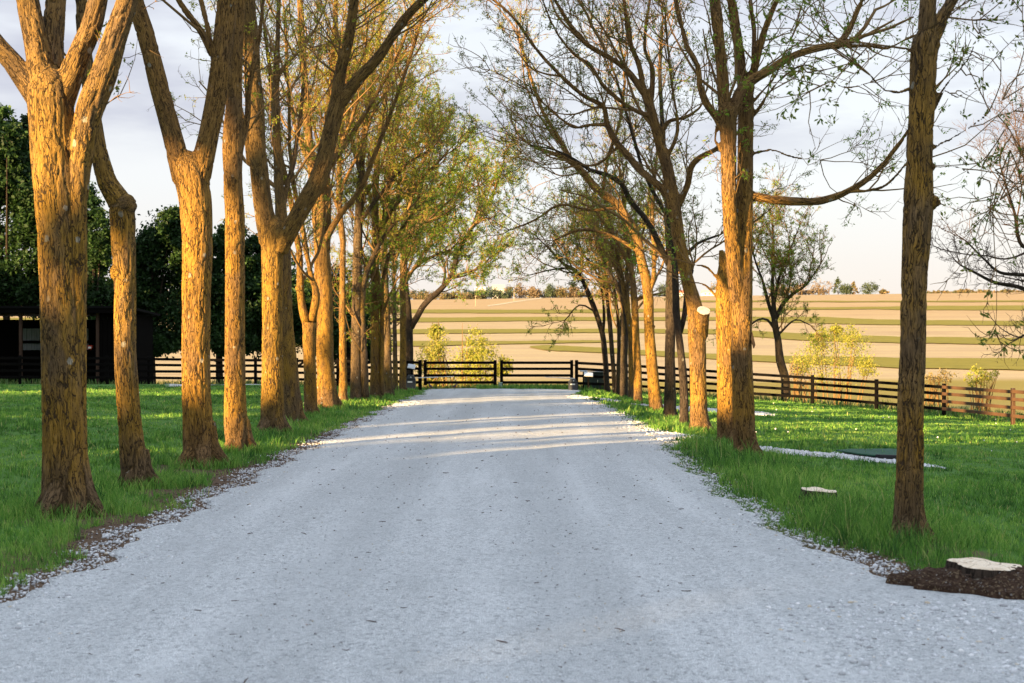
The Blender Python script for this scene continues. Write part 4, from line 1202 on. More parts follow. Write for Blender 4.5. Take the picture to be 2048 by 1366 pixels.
GS = 'yellow-green shrubs in the meadow beyond the fence'
def shrub(label, px, D, blobs, nc, nl, size, leafm):
    x = (px - 1024) * D / F; z = float(gz(x, D)); org = np.array([x, D, z])
    root = thing('meadow_shrub', label, 'shrub', tuple(org), GS)
    cs = []; rs = []
    for (bx, by, hw, hh) in blobs:
        c, r = ell(bx, by, hw, hh, D + rng.uniform(-.8, .8)); cs.append(c); rs.append(r)
    parts = []
    ctop = max(c[2] + r[2] for c, r in zip(cs, rs))
    for k in range(26):
        i = rng.integers(len(cs)); e = cs[i] + rng.normal(size=3) * np.array(rs[i]) * .5
        b = org + np.array([rng.normal() * .5, rng.normal() * .5, -.1])
        b[0] += (e[0] - x) * .45
        m = (b + e) / 2 + np.array([(e[0] - b[0]) * -.15, 0, .2])
        c = catmull(np.array([[*b, .06], [*m, .04], [*e, .012]]), .5)
        parts.append(tubes(c[None, :, :3], c[None, :, 3] * (D / 100) ** .8, 5, False))
    V, Q, T, B = join_tubes(parts)
    link('stems', mesh_np('stems', V - org, [Q], [M_twig]), root)
    V, f, t = clump_crown(cs, rs, nc, nl, size, org=org, shell=.2, csz=(.25, .6))
    link('foliage', mesh_np('foliage', V, [f], [leafm], attrs={'rnd': ('FLOAT', t)}), root)
shrub('tall yellow-green shrub behind the left gate leaf, its narrow top rising highest', 868, 74, [(868, 690, 26, 34), (862, 725, 32, 34), (880, 755, 36, 30), (872, 665, 14, 14)], 42, 30, .12, M_leaf_yellow)
shrub('broad yellow-green shrub behind the middle of the double gate', 950, 69.5, [(950, 690, 24, 34), (930, 725, 34, 30), (975, 720, 34, 34), (955, 755, 46, 30), (1005, 735, 16, 22)], 42, 26, .12, M_leaf_yellow)
shrub('large rounded yellow shrub beyond the right fence posts', 1668, 112, [(1655, 700, 44, 36), (1622, 716, 34, 32), (1712, 706, 34, 34), (1665, 742, 66, 30), (1696, 672, 28, 20), (1640, 676, 22, 22), (1600, 735, 22, 20), (1735, 735, 18, 26), (1672, 658, 14, 10)], 40, 26, .15, M_leaf_yellow)
shrub('sparse straw-coloured bush just right of the lone front trunk', 1880, 108, [(1880, 755, 30, 16), (1865, 760, 24, 14)], 16, 18, .18, M_leaf_straw)
shrub('faint yellow bush low in the meadow near the right edge', 1955, 112, [(1958, 752, 28, 16), (1975, 750, 20, 14), (1945, 765, 24, 10)], 18, 20, .18, M_leaf_yellow)
shrub('thin reddish bush at the foot of the young dark tree', 1590, 95, [(1590, 745, 18, 22), (1600, 760, 18, 14)], 12, 16, .16, M_leaf_brown)

# ------------------------------------------------------------------ fences and gates
RAILS = (0.33, 0.645, 0.945, 1.22)
def fence(label, pts, sunlit_from=None):
    """pts: (px, D) of each post"""
    w = []
    for px, D in pts:
        x = (px - 1024) * D / F; w.append(np.array([x, D, float(gz(x, D))]))
    org = w[0]
    root = thing('board_fence', label, 'fence', tuple(org))
    for i, p in enumerate(w):
        m = M_board_sunlit if sunlit_from is not None and pts[i][0] >= sunlit_from else M_black
        q = p - org
        d = (w[min(i + 1, len(w) - 1)] - w[max(i - 1, 0)]); rz = math.atan2(d[1], d[0])
        MB().box((q[0], q[1], q[2] + .57), (.13, .13, 1.56), rz=rz, bev=.012).build('post', m, root)
    for i in range(len(w) - 1):
        m = M_board_sunlit if sunlit_from is not None and pts[i + 1][0] >= sunlit_from else M_black
        a = w[i] - org; b = w[i + 1] - org
        d = b - a; u = d / np.linalg.norm(d); nrm = np.array([u[1], -u[0], 0]) * (.083 if u[1] * 1 < 5 else 0)
        if nrm[1] > 0: nrm = -nrm
        for hgt in RAILS:
            j = rng.normal(0, .008, 2)
            MB().beam(tuple(a + nrm + [0, 0, hgt + j[0]]), tuple(b + nrm + [0, 0, hgt + j[1]]), .035, .125, bev=.004).build('rail', m, root)
    return root
fence('dark four-board fence running left from the gate past the shed', [(840, 58), (760, 59), (676, 60.5), (593, 61.5), (511, 62), (404, 61.8), (297, 61), (214, 60.3), (132, 60), (40, 59.5), (-60, 59), (-170, 58.5)])
fence('dark four-board fence running right from the gate, its end boards coloured brown to look sunlit', [(1153, 58), (1263, 58.6), (1382, 58.8), (1503, 59), (1625, 58.5), (1753, 56), (1888, 52), (2026, 47), (2175, 43)], 2000)

def gate_leaf(label, x0, x1, D):
    w0 = np.array([(x0 - 1024) * D / F, D, 0]); w1 = np.array([(x1 - 1024) * D / F, D, 0])
    zb = float(gz(0, D)) + .0
    root = thing('gate_leaf', label, 'gate', (w0[0], D, zb), 'two leaves of the double drive gate')
    L = w1[0] - w0[0]
    for xx, nm in ((.07, 'stile'), (L - .07, 'stile')):
        MB().box((xx, 0, .78), (.14, .07, 1.14), bev=.008).build(nm, M_black, root)
    for hgt in RAILS:
        MB().box((L / 2, -.055, hgt + .01), (L - .02, .035, .12), bev=.004).build('rail', M_black, root)
    for hh in (.45, 1.12):
        xx = -.03 if x0 < 1000 and x1 < 1000 else L + .03
        MB().box((xx, 0, hh), (.12, .03, .05)).build('hinge', M_black, root)
gate_leaf('left leaf of the double board gate, in front of the yellow shrubs', 847.5, 993.5, 58)
gate_leaf('right leaf of the double board gate, beside the green cabinet', 1000, 1146.5, 58)
def pxz(py, D): return CZ + (683 - py) * D / F
def opener(label, pxa, pxb, pya, pyb, D):
    a = Vector(((pxa - 1024) * D / F, D, pxz(pya, D))); b = Vector(((pxb - 1024) * D / F, D, pxz(pyb, D)))
    root = thing('gate_opener_arm', label, 'gate opener', tuple(a))
    d = b - a
    MB().cyl((0, 0, 0), tuple(d * .58), .022, n=10).build('cylinder', M_steel, root, True)
    MB().cyl(tuple(d * .575), tuple(d), .012, n=8).build('piston_rod', M_steel, root, True)
opener('pale steel opener arm along the left gate leaf', 832, 908, 756, 753, 57.6)
opener('thin dull opener arm along the right gate leaf', 1150, 1090, 757, 754, 57.6)
def cabinet(label, px0, px1, pt, pb, D, label_y):
    x = ((px0 + px1) / 2 - 1024) * D / F; w = (px1 - px0) * D / F; z = float(gzl(x, D)); h = pxz(pt, D) - z
    root = thing('gate_control_box', label, 'control box', (x, D, z), 'gate control boxes')
    mb = MB(); mb.poly([(-w / 2, -.2, 0), (w / 2, -.2, 0), (w / 2, -.2, h * .72), (w * .28, -.2, h), (-w * .28, -.2, h), (-w / 2, -.2, h * .72)], (0, .4, 0))
    mb.build('body', M_boxgrey, root)
    MB().box((0, -.205, h * .735), (w * .92, .03, .02)).build('lid_seam', M_black, root)
    MB().box((-.02, -.208, h * .55), (w * .5, .014, .055)).build('label_plate', M_white, root)
    MB().cyl((w * .05, -.20, h * .86), (w * .05, -.225, h * .86), .03, n=10).build('lock', M_steel, root)
cabinet('dark grey gate control box with white label, at the foot of the left gate post', 812, 831, 750, 783, 57.2, 0)
cabinet('dark grey gate control box with white label, at the foot of the right gate post', 1137, 1155, 758, 784, 57.2, 0)
def solar(label, px, pxw, pt, D, tilt, base_py):
    x = (px - 1024) * D / F; z = float(gzl(x, D)); h = pxz(pt, D) - z; w = pxw * D / F
    root = thing('solar_panel', label, 'solar panel', (x, D, z), 'solar panels of the gate opener')
    MB().box((0, .05, h / 2 - .1), (.07, .07, h), bev=.01).build('post', M_black, root)
    f = MB().box((0, 0, h), (w, .30, .025), rx=R_(tilt), ry=R_(10 if px < 1000 else 4), bev=.004).build('frame', M_steel, root)
    MB().box((0, -.012, h + .016), (w * .93, .27, .012), rx=R_(tilt), ry=R_(10 if px < 1000 else 4)).build('glass', M_panel, f)
solar('tilted white solar panel left of the left gate post', 823, 15, 733, 57.6, 38, 0)
solar('upper pale solar panel right of the gate', 1167, 15, 740, 58.6, 30, 0)
solar('lower pale solar panel in front of the green cabinet', 1177, 18, 749, 57.3, 32, 0)
def green_cabinet():
    D = 59.6; x = (1192 - 1024) * D / F; z = float(gz(x, D)); h = pxz(745, D) - z; w = 48 * D / F
    root = thing('utility_cabinet', 'dark green steel cabinet behind the right fence near the gate', 'cabinet', (x, D, z))
    MB().box((0, 0, h / 2), (w, .8, h), bev=.02).build('body', M_boxgreen, root)
    MB().box((0, 0, h + .02), (w + .06, .9, .05), bev=.01).build('lid', M_boxgreen, root)
    for s in (-1, 1):
        MB().box((s * w * .24, -.41, h * .48), (w * .44, .02, h * .82), bev=.006).build('door', M_boxgreen, root)
    MB().box((.05, -.43, h * .5), (.03, .03, .16)).build('handle', M_steel, root)
green_cabinet()
def slim_pole():
    D = 57.8; x = (1225.5 - 1024) * D / F; z = float(gzl(x, D)); h = pxz(705, D) - z
    root = thing('slim_pole', 'slim dark pole with small head between right row stems', 'pole', (x, D, z))
    MB().cyl((0, 0, -.1), (0, 0, h), .025, n=8).build('shaft', M_black, root)
    MB().box((0, 0, h + .05), (.09, .09, .12), bev=.02).build('head', M_black, root)
slim_pole()
def gate_stop():
    D = 57.9; x = (1001 - 1024) * D / F; z = float(gzl(x, D))
    root = thing('gate_stop', 'short pale green post under the meeting point of the gate leaves', 'post', (x, D, z))
    MB().box((0, 0, .15), (.15, .10, .34), bev=.01).build('post', M_palegreen, root)
    MB().box((0, -.02, .33), (.19, .14, .035), bev=.006).build('cap', M_palegreen, root)
gate_stop()

# ------------------------------------------------------------------ shed
def shed():
    D = 64.5
    x0, x1 = (-150 - 1024) * D / F, (250 - 1024) * D / F
    xm = (197 - 1024) * D / F
    z = float(gz((x0 + x1) / 2, D)) - .05
    root = thing('open_shed', 'low dark open-fronted shed behind the left fence', 'shed', (x0, D, z))
    L = x1 - x0; H = pxz(617, D) - z; dp = 5.0
    MB().box((L / 2, dp, H * .44), (L, .08, H * .88)).build('back_wall', M_shed, root)
    MB().box((L - .04, dp / 2, H * .46), (.08, dp - .1, H * .92)).build('side_wall', M_shed, root)
    mb = MB(); n = int((x1 - xm) / .22)
    for k in range(n):
        mb.box((xm - x0 + .11 + k * .22, 0 + .004 * (k % 3), H * .47), (.205, .03, H * .94))
    mb.build('board_front', M_shed, root)
    mb = MB(); mb.poly([(-.3, -.5, H + .0), (L + .3, -.5, H + .0), (L + .3, dp + .4, H * .93), (-.3, dp + .4, H * .93)], (0, 0, .12)); mb.build('roof', M_roof, root)
    MB().box((L / 2, -.42, H - .12), (L + .5, .05, .22)).build('fascia', M_shed, root)
    for px in (-60, 42, 196):
        xx = (px - 1024) * D / F - x0
        MB().box((xx, -.02 - (.02 if px == 196 else 0), H / 2), (.15, .15, H), bev=.012).build('post', M_post, root)
    # ribbed metal panel in the back wall
    xx0, xx1 = (44 - 1024) * (D + dp) / F - x0, (178 - 1024) * (D + dp) / F - x0
    zt, zb = pxz(657, D + dp) - z, pxz(700, D + dp) - z
    mb = MB(); n = 26; w = (xx1 - xx0) / n
    for k in range(n):
        mb.box((xx0 + w * (k + .5), dp - .06, (zt + zb) / 2), (w * .86, .03 + .02 * (k % 2), zt - zb))
    mb.build('metal_panel', M_sheet, root)
    MB().box(((xx0 + xx1) / 2, dp - .12, (zt + zb) / 2 - .15), (xx1 - xx0, .06, .16)).build('inner_rail', M_shed, root)
    # red container on a ledge
    c = ((181 - 1024) * (D + 1.2) / F, D + 1.2, pxz(697, D + 1.2))
    r2 = thing('red_container', 'small red container with pale front on a ledge inside the shed', 'container', c)
    MB().box((0, 0, 0.06), (.24, .2, .22), bev=.03).build('body', M_red, r2)
    MB().cyl((.06, 0, .17), (.06, 0, .23), .03, n=10).build('cap', M_black, r2)
    MB().box((-.01, -.105, .05), (.15, .012, .10)).build('pale_front', M_white, r2)
    ll = MB().box((c[0] - x0, 1.2, c[2] - z - .09), (1.4, .35, .05)).build('ledge', M_shed, root)
    MB().box((c[0] - x0 - .65, 1.2, (c[2] - z - .11) / 2), (.07, .3, c[2] - z - .12)).build('ledge_leg', M_shed, root)
    MB().box((c[0] - x0 + .65, 1.2, (c[2] - z - .11) / 2), (.07, .3, c[2] - z - .12)).build('ledge_leg', M_shed, root)
shed()

# ------------------------------------------------------------------ stumps, mat, birds
def stump(label, px, py_base, w_px, h, lean, D=None, mound=True):
    D = D or hit(px, py_base); x = (px - 1024) * D / F; z = float(gzl(x, D)); r = w_px * D / F / 2
    root = thing('tree_stump', label, 'stump', (x, D, z), 'sawn tree stumps beside the drive')
    n = 40; a = np.arange(n) * 2 * math.pi / n
    prof = 1 + .09 * np.sin(a * 3 + px) + .06 * np.sin(a * 5 + 1) + .035 * np.sin(a * 11 + 2) + .02 * np.sin(a * 17)
    rows = []; hs = [-.08, 0.0, h * .3, h * .65, h * .93, h]; sc = [1.5, 1.32, 1.12, 1.03, 1.0, .985]
    for hz, s in zip(hs, sc):
        rows.append(np.stack([np.cos(a) * r * s * (1 + (prof - 1) * (1.5 if s > 1.05 else 1)), np.sin(a) * r * s * prof, np.full(n, hz) + (lean * np.cos(a) * r if hz > .3 * h else 0)], 1))
    V = np.concatenate(rows)
    i = np.arange(len(hs) - 1)[:, None] * n; j = np.arange(n)[None]; j2 = (j + 1) % n
    q = np.stack([i + j, i + j2, i + n + j2, i + n + j], -1).reshape(-1, 4)
    B = np.stack([np.cos(np.tile(a, len(hs))) * r * 1.0, np.sin(np.tile(a, len(hs))) * r, V[:, 2]], 1)
    link('bark_side', mesh_np('bark_side', V, [q], [M_barkdark], attrs={'bark': ('FLOAT_VECTOR', B), 'hgt': ('FLOAT', V[:, 2] * 0)}, smooth=True), root)
    t = rows[-1].copy(); rings = [t * [s, s, 1] for s in (1, .94, .6, .2)]
    for k, rg in enumerate(rings):
        rg[:, 2] = h + lean * rg[:, 0] + (0.0 if k == 0 else .008) + .006 * np.sin(a * 4 + k * 2) * (k > 0)
    V = np.vstack(rings + [[[0, 0, h + .008]]])
    i = np.arange(3)[:, None] * n
    q = np.stack([i + j, i + j2, i + n + j2, i + n + j], -1).reshape(-1, 4)
    tri = np.stack([np.full(n, 4 * n), 3 * n + np.arange(n), 3 * n + (np.arange(n) + 1) % n], 1)
    link('sawn_face', mesh_np('sawn_face', V, [q, tri], [M_cut], smooth=True), root)
stump('large freshly sawn stump at the right edge on bare dug soil', 1968, 1178, 134, .165, -.06, 8.55)
stump('smaller sawn stump standing in the long grass left of the lone trunk', 1637, 1006, 70, .13, -.08, 13.6)

def soil_bed():
    # dug earth around the big stump
    D = 8.55; x0 = (1968 - 1024) * D / F
    n = 110; m = 26
    a = np.linspace(0, 2 * math.pi, n, endpoint=False)
    rows = []
    for k in range(m):
        s = k / (m - 1)
        R = s * (1 + .10 * np.sin(a * 3) + .07 * np.sin(a * 7 + 1) + .04 * np.sin(a * 13))
        x = x0 + .12 + np.cos(a) * R * .72; y = D - .02 + np.sin(a) * R * .40
        hh = .155 * np.clip(1.12 - s, 0, 1) ** .62 * (s < .97) + .022 * np.sin(x * 9 + 1) * np.sin(y * 12) * (1 - s) + (.014 * np.sin(x * 23) * np.sin(y * 19 + x * 7) + .010 * np.sin(x * 51 + y * 13) * np.sin(y * 47)) * (s < .97) - (.05 if k == m - 1 else 0)
        rows.append(np.stack([x, y, gzl(x, y) + .012 + hh], 1))
    V = np.concatenate(rows); i = np.arange(m - 1)[:, None] * n; j = np.arange(n)[None]; j2 = (j + 1) % n
    q = np.stack([i + j, i + n + j, i + n + j2, i + j2], -1).reshape(-1, 4)
    kind(link('bare_soil', mesh_np('bare_soil', V, [q], [M_soil], smooth=True)), 'structure')
soil_bed()

def mat():
    pts = [(1672, 907), (1700, 905.5), (1800, 906), (1800, 918.5), (1752, 918), (1715, 915)]
    w = []
    for px, py in pts:
        D = hit(px, py); w.append(((px - 1024) * D / F, D))
    w = np.array(w); c = w.mean(0); z = float(gzl(c[0], c[1]))
    root = thing('turf_mat', 'flat dark green mat beside the white gravel path on the right lawn', 'mat', (c[0], c[1], z))
    mb = MB(); mb.poly([(p[0] - c[0], p[1] - c[1], float(gzl(p[0], p[1])) - z + .045) for p in w], (0, 0, .02)); mb.build('turf', M_mat, root)
    mb = MB(); a = w[3] - c; b = w[4] - c
    mb.beam((a[0], a[1] - .06, float(gzl(*w[3])) - z + .05), (b[0], b[1] - .06, float(gzl(*w[4])) - z + .05), .09, .07, bev=.01)
    mb.build('rubber_edge', M_rubber, root)
mat()

def bird(label, px, py, face, s=1.0):
    D = hit(px, py + 4); D = min(D, 57.0); x = (px - 1024) * D / F; z = float(gzl(x, D)) + .05
    root = thing('small_bird', label, 'bird', (x, D, z), None, face)
    # body: one lofted surface from tail to beak
    prof = [(-.17, .10, .010), (-.10, .105, .022), (-.06, .12, .045), (0, .145, .062), (.05, .175, .055), (.08, .215, .036), (.105, .238, .034), (.13, .24, .020), (.16, .235, .004)]
    n = 12; rows = []
    for (u, zz, r) in prof:
        a = np.arange(n) * 2 * math.pi / n
        rows.append(np.stack([np.full(n, u), np.cos(a) * r, zz + np.sin(a) * r], 1))
    V = np.concatenate(rows) * s
    i = np.arange(len(prof) - 1)[:, None] * n; j = np.arange(n)[None]; j2 = (j + 1) % n
    q = np.stack([i + j, i + n + j, i + n + j2, i + j2], -1).reshape(-1, 4)
    link('body', mesh_np('body', V, [q], [M_bird], smooth=True), root)
    MB().ball((.035 * s, 0, .145 * s), (.055 * s, .058 * s, .056 * s)).build('breast', M_birdred, root, True)
    for sd in (-1, 1):
        MB().cyl((.0, sd * .02 * s, .1 * s), (.01, sd * .022 * s, -.04), .006, n=6).build('leg', M_bird, root)
bird('small reddish-brown bird on the gravel end below the left gate leaf', 861, 776, 2.4)
bird('small dark bird on the gravel near the middle of the left gate leaf', 909, 774, .6)

# ------------------------------------------------------------------ far ridge
def far_pos(px, back=0.0):
    D = 935 + back; x = (px - 1024) * D / F
    return x, D, float(gz(x, D))
GR = 'trees along the far ridge'
def ridge_tree(label, px, top, hw, leafm, shape='round', D=935, nc=16, nl=26, name='ridge_tree'):
    x = (px - 1024) * D / F; z = float(gz(x, D)); h = max(3.0, pxz(top, D) - z); w = hw * D / F
    if shape == 'cone':
        cs = [np.array([x, D, z + h * f]) for f in (.2, .42, .62, .8, .93)]
        rs = [(w * s, w * s, h * .13) for s in (1, .8, .58, .36, .15)]
        return leafy_tree(name, label, 'tree', x, D, h, cs, rs, 7, 24, 1.1, leafm, .25, GR, csz=(.5, 1.0), limbs=0)
    if shape == 'bare':
        cs = [np.array([x, D, z + h * .62])]; rs = [(w, w, h * .36)]
        return leafy_tree(name, label, 'tree', x, D, h, cs, rs, 22, 8, .9, leafm, .3, GR, csz=(.2, .5), limbs=7, barkm=M_bark3)
    cs = [np.array([x, D, z + h * .56]), np.array([x - w * .35, D, z + h * .42]), np.array([x + w * .35, D - 1, z + h * .40])]
    rs = [(w * .8, w * .8, h * .42), (w * .6, w * .6, h * .36), (w * .6, w * .6, h * .36)]
    return leafy_tree(name, label, 'tree', x, D, h, cs, rs, nc, nl, 1.0, leafm, .3, GR, csz=(.35, .8), limbs=2)
for (px, top, hw, m, sh, lab) in [
        (1040, 566, 13, M_leaf_brown, 'round', 'rust-brown ridge tree just right of the nearest pale pole'),
        (1018, 570, 9, M_leaf_far, 'round', 'small olive ridge tree left of the nearest pale pole'),
        (1068, 571, 12, M_leaf_brown, 'round', 'brown ridge tree above the pale farm lane'),
        (1100, 568, 11, M_leaf_fardark, 'round', 'dark green ridge tree behind the second pale pole'),
        (1122, 572, 13, M_leaf_far, 'round', 'olive ridge tree right of the second pale pole'),
        (1148, 568, 13, M_leaf_brown, 'round', 'tan ridge tree left of the tree slanting over the gate'),
        (1210, 572, 14, M_leaf_far, 'round', 'olive ridge tree seen through the far right row stems'),
        (1604, 560, 13, M_leaf_brown, 'bare', 'leafless brown ridge tree behind the young dark tree'),
        (1638, 556, 12, M_leaf_brown, 'bare', 'leafless rust ridge tree just right of the young tree'),
        (1658, 562, 10, M_leaf_brown, 'bare', 'pinkish bare ridge tree left of the dark evergreens'),
        (1676, 556, 11, M_leaf_fardark, 'cone', 'tall dark pointed evergreen on the ridge'),
        (1692, 567, 11, M_leaf_fardark, 'round', 'dark rounded evergreen on the ridge between two conifers'),
        (1708, 565, 10, M_leaf_far, 'cone', 'olive-brown conifer on the ridge'),
        (1738, 563, 17, M_leaf_fardark, 'round', 'isolated wide round dark tree on the ridge'),
        (1768, 580, 10, M_leaf_far, 'round', 'small pale bush on the ridge right of the round dark tree'),
        (1925, 579, 14, M_leaf_far, 'round', 'low olive clump on the ridge right of the lone front trunk'),
        (1436, 566, 14, M_leaf_far, 'round', 'olive ridge tree beside the white farmhouse'),
        (1330, 566, 14, M_leaf_fardark, 'round', 'dark ridge tree left of the red-roofed barn')]:
    ridge_tree(lab, px, top, hw, m, sh)
# far-off wood that reads as one mass
def woods(px0, px1, top, leafm, n, name, D=945, hvar=8):
    cs = []; rs = []
    for k in range(n):
        px = px0 + (px1 - px0) * (k + rng.uniform(.2, .8)) / n
        d = D + rng.uniform(-8, 18); x = (px - 1024) * d / F; z = float(gz(x, d))
        h = max(2.5, pxz(top + rng.uniform(-hvar, hvar), d) - z)
        cs.append(np.array([x, d, z + h * .48])); rs.append((rng.uniform(2.6, 4.5), 3.0, h * .5))
    V, f, t = clump_crown(cs, rs, 14, 18, 1.1, shell=.3, csz=(.35, .8))
    kind(link(name, mesh_np(name, V, [f], [leafm], attrs={'rnd': ('FLOAT', t)})), 'stuff')
woods(840, 965, 586, M_leaf_far, 26, 'distant_woods', 900, 5)
woods(930, 1020, 579, M_leaf_fardark, 18, 'distant_woods', 905, 4)
woods(700, 860, 584, M_leaf_far, 24, 'distant_woods', 940, 6)
woods(1050, 1260, 582, M_leaf_far, 34, 'distant_woods', 960, 5)
woods(1540, 1650, 574, M_leaf_brown, 18, 'distant_woods', 955, 7)
woods(1820, 2150, 585, M_leaf_far, 40, 'distant_woods', 965, 2)
woods(300, 700, 584, M_leaf_far, 46, 'distant_woods', 955, 6)
def house(label, px0, px1, top, eave, D, wallm, roofm, cat='house', name='farm_house', base=None):
    x0, x1 = (px0 - 1024) * D / F, (px1 - 1024) * D / F; xc = (x0 + x1) / 2; w = x1 - x0
    z = float(gz(xc, D)); zt = max(pxz(top, D), z + 4.5); ze = max(pxz(eave, D), z + 2.6); dp = 8.0
    root = thing(name, label, cat, (xc, D, z))
    MB().box((0, 0, (ze - z) / 2), (w, dp, ze - z)).build('wall', wallm, root)
    mb = MB(); mb.poly([(-w / 2 - .4, -dp / 2 - .4, ze - z), (-w / 2 - .4, dp / 2 + .4, ze - z), (-w / 2 - .4, 0, zt - z)], (w + .8, 0, 0)); mb.build('roof', roofm, root)
    for f in (-.3, .0, .3):
        MB().box((w * f, -dp / 2 - .02, (ze - z) * .55), (w * .13, .08, (ze - z) * .35)).build('window', M_window, root)
house('white farm building with pale roof above the ridge wood, the left one', 950, 970, 574, 583, 975, M_housewhite, M_housewhite)
house('white gabled building right of the ridge wood, behind the dark evergreens', 985, 1008, 569, 578, 978, M_housewhite, M_houseroof)
house('small red-roofed barn on the ridge between right row trunks', 1348, 1370, 583, 590, 930, M_housewhite, M_barnred, 'barn', 'farm_barn')
house('white farmhouse on the ridge left of the double-stemmed tree', 1404, 1430, 585, 589, 930, M_housewhite, M_houseroof)
def pole(label, px, top, base_py, D=None):
    D = D or hit(px, base_py, 300, 945); x = (px - 1024) * D / F; z = float(gz(x, D)); h = pxz(top, D) - z
    root = thing('utility_pole', label, 'pole', (x, D, z), 'pale utility poles by the farm lane')
    MB().cyl((0, 0, -.3), (0, 0, h), D * .00021, D * .00016, n=8).build('shaft', M_pole, root)
    MB().box((0, -.25, h * .93), (1.9, .10, .12)).build('crossarm', M_pole, root)
pole('pale utility pole at the top of the farm lane, right one', 1095, 574, 595)
pole('tall pale utility pole beside the dark ridge evergreens', 1028, 578, 602)
pole('pale utility pole standing lowest, in the field left of the lane', 951, 591, 613)

# ------------------------------------------------------------------ unseen trees added behind the camera to shade the drive
TB = 45.0; TAN = math.tan(EL)
AX, AY = SY, -SX                        # across-sun axis
# openings cut through the added crowns, each letting sun onto a chosen spot: x, y, z range, half width
SUNSPOTS = [(-4.72, 12.2, 2.1, 8.0, .20), (-4.68, 15.1, 1.0, 2.5, .14), (-4.5, 18.0, .9, 2.7, .50), (-4.5, 21.0, -.4, 3.6, .60), (0, 25.0, -.45, .1, .55),
            (-4.85, 25.3, .5, 3.2, .45), (-5.2, 32.6, 1.1, 5.0, .45), (-5.4, 37.2, -.5, 11, .65), (-5.35, 39.9, -.5, 11, .65), (-5.3, 43.0, .6, 6, .30),
            (-5.3, 48.0, 1.0, 4, .25), (3.68, 22.6, .4, 2.8, .32), (3.36, 19.75, 1.6, 4.4, .16), (3.85, 26.6, -.4, 2.3, .45), (3.9, 35.6, -.6, 5.2, .45), (2.6, 35.4, 2.5, 6.5, .5), (4.1, 42.0, 0, 2.8, .35),
            (13, 50, -1.75, -1.3, .9), (13.7, 38, -1.6, -1.05, .8), (17.6, 46.5, -1.4, .3, .9), (-15.5, 46, -.75, .15, 1.6), (-11.5, 44.5, -.7, .1, 1.4), (-8, 30, -.5, 0, .5)]
GAPS = []
for (sx_, sy_, z0_, z1_, hw_) in SUNSPOTS:
    u_ = sx_ * AX + sy_ * AY; h_ = (sx_ * SX + sy_ * SY + TB) * TAN
    GAPS.append((u_ - hw_ - .28, u_ + hw_ + .28, h_ + z0_ - .25, h_ + z1_ + .25))
def in_gap(p):
    u = p[:, 0] * AX + p[:, 1] * AY
    ds = p[:, 0] * SX + p[:, 1] * SY + TB
    h = p[:, 2] + ds * TAN
    g = np.zeros(len(p), bool)
    jit = .16 * np.sin(h * 2.3 + u * 1.7) + .10 * np.sin(h * 5.1)
    for (a, b, c, d) in GAPS:
        g |= (u > a + jit) & (u < b + jit) & (h > c + jit * .6) & (h < d + jit)
    return g
def shade_trees():
    us = np.arange(-82, 8, 5.0)
    for k, u in enumerate(us):
        top = 17.3 if u < -54 else 12.6 if u < -46 else 15.8 if u < -33 else 19.0 if u < -24 else 18.5
        top += rng.uniform(-.5, .7)
        x = -TB * SX + u * AX; y = -TB * SY + u * AY; z = float(gz(x, y))
        cs = []; rs = []
        for f in np.arange(.12, .98, .105):
            for s in (-1, 1):
                uu = u + s * 1.35
                cs.append(np.array([-TB * SX + uu * AX, -TB * SY + uu * AY, z + top * f])); rs.append((1.75, 1.5, top * .075))
        leafy_tree('shade_tree', 'unseen leafy tree added behind the camera to cast shade', 'tree', x, y, top, cs, rs, 22, 32, .62, M_leaf_mix, .25,
                   'unseen trees added behind the viewpoint for shade', skip=in_gap, shell=.1, csz=(.5, .9), wid=.42)
shade_trees()

# ------------------------------------------------------------------ grass
def inside_paths(x, y):
    g = np.zeros(len(x), bool)
    for a, b in path_polys:
        o = np.argsort(a[:, 0]); ya = np.interp(x, a[o, 0], a[o, 1], left=-1, right=-1)
        o = np.argsort(b[:, 0]); yb = np.interp(x, b[o, 0], b[o, 1], left=-2, right=-2)
        g |= (y < np.maximum(ya, yb)) & (y > np.minimum(ya, yb)) & (ya > 0) & (yb > 0)
    return g
def blades(x, y, h, w, name, mat, lean=.45, tone=None):
    n = len(x); z = gzl(x, y)
    a = rng.uniform(0, 2 * math.pi, n); b = rng.uniform(0, 2 * math.pi, n)
    sx, sy = np.cos(a) * w / 2, np.sin(a) * w / 2
    lx, ly = np.cos(b) * lean * h * rng.random(n), np.sin(b) * lean * h * rng.random(n)
    z0 = z - .01
    V = np.stack([np.stack([x - sx, y - sy, z0], 1), np.stack([x + sx, y + sy, z0], 1),
                  np.stack([x + sx * .8 + lx * .35, y + sy * .8 + ly * .35, z0 + h * .6], 1), np.stack([x - sx * .8 + lx * .35, y - sy * .8 + ly * .35, z0 + h * .6], 1),
                  np.stack([x + lx, y + ly, z0 + h], 1)], 1).reshape(-1, 3)
    i = np.arange(n)[:, None] * 5
    q = i + np.array([[0, 1, 2, 3]]); t = i + np.array([[3, 2, 4]])
    tn = np.clip((.5 + .22 * rng.normal(size=n)) if tone is None else tone, 0, 1)
    kind(link(name, mesh_np(name, V, [q, t], [mat], attrs={'rnd': ('FLOAT', np.repeat(tn, 5))})), 'stuff')
def patch(x, y, s, ph):
    return .5 + .25 * np.sin(x * s + ph + 1.3 * np.sin(y * s * .6)) + .25 * np.sin(y * s * .8 - ph + 1.1 * np.sin(x * s * .9 + 2))
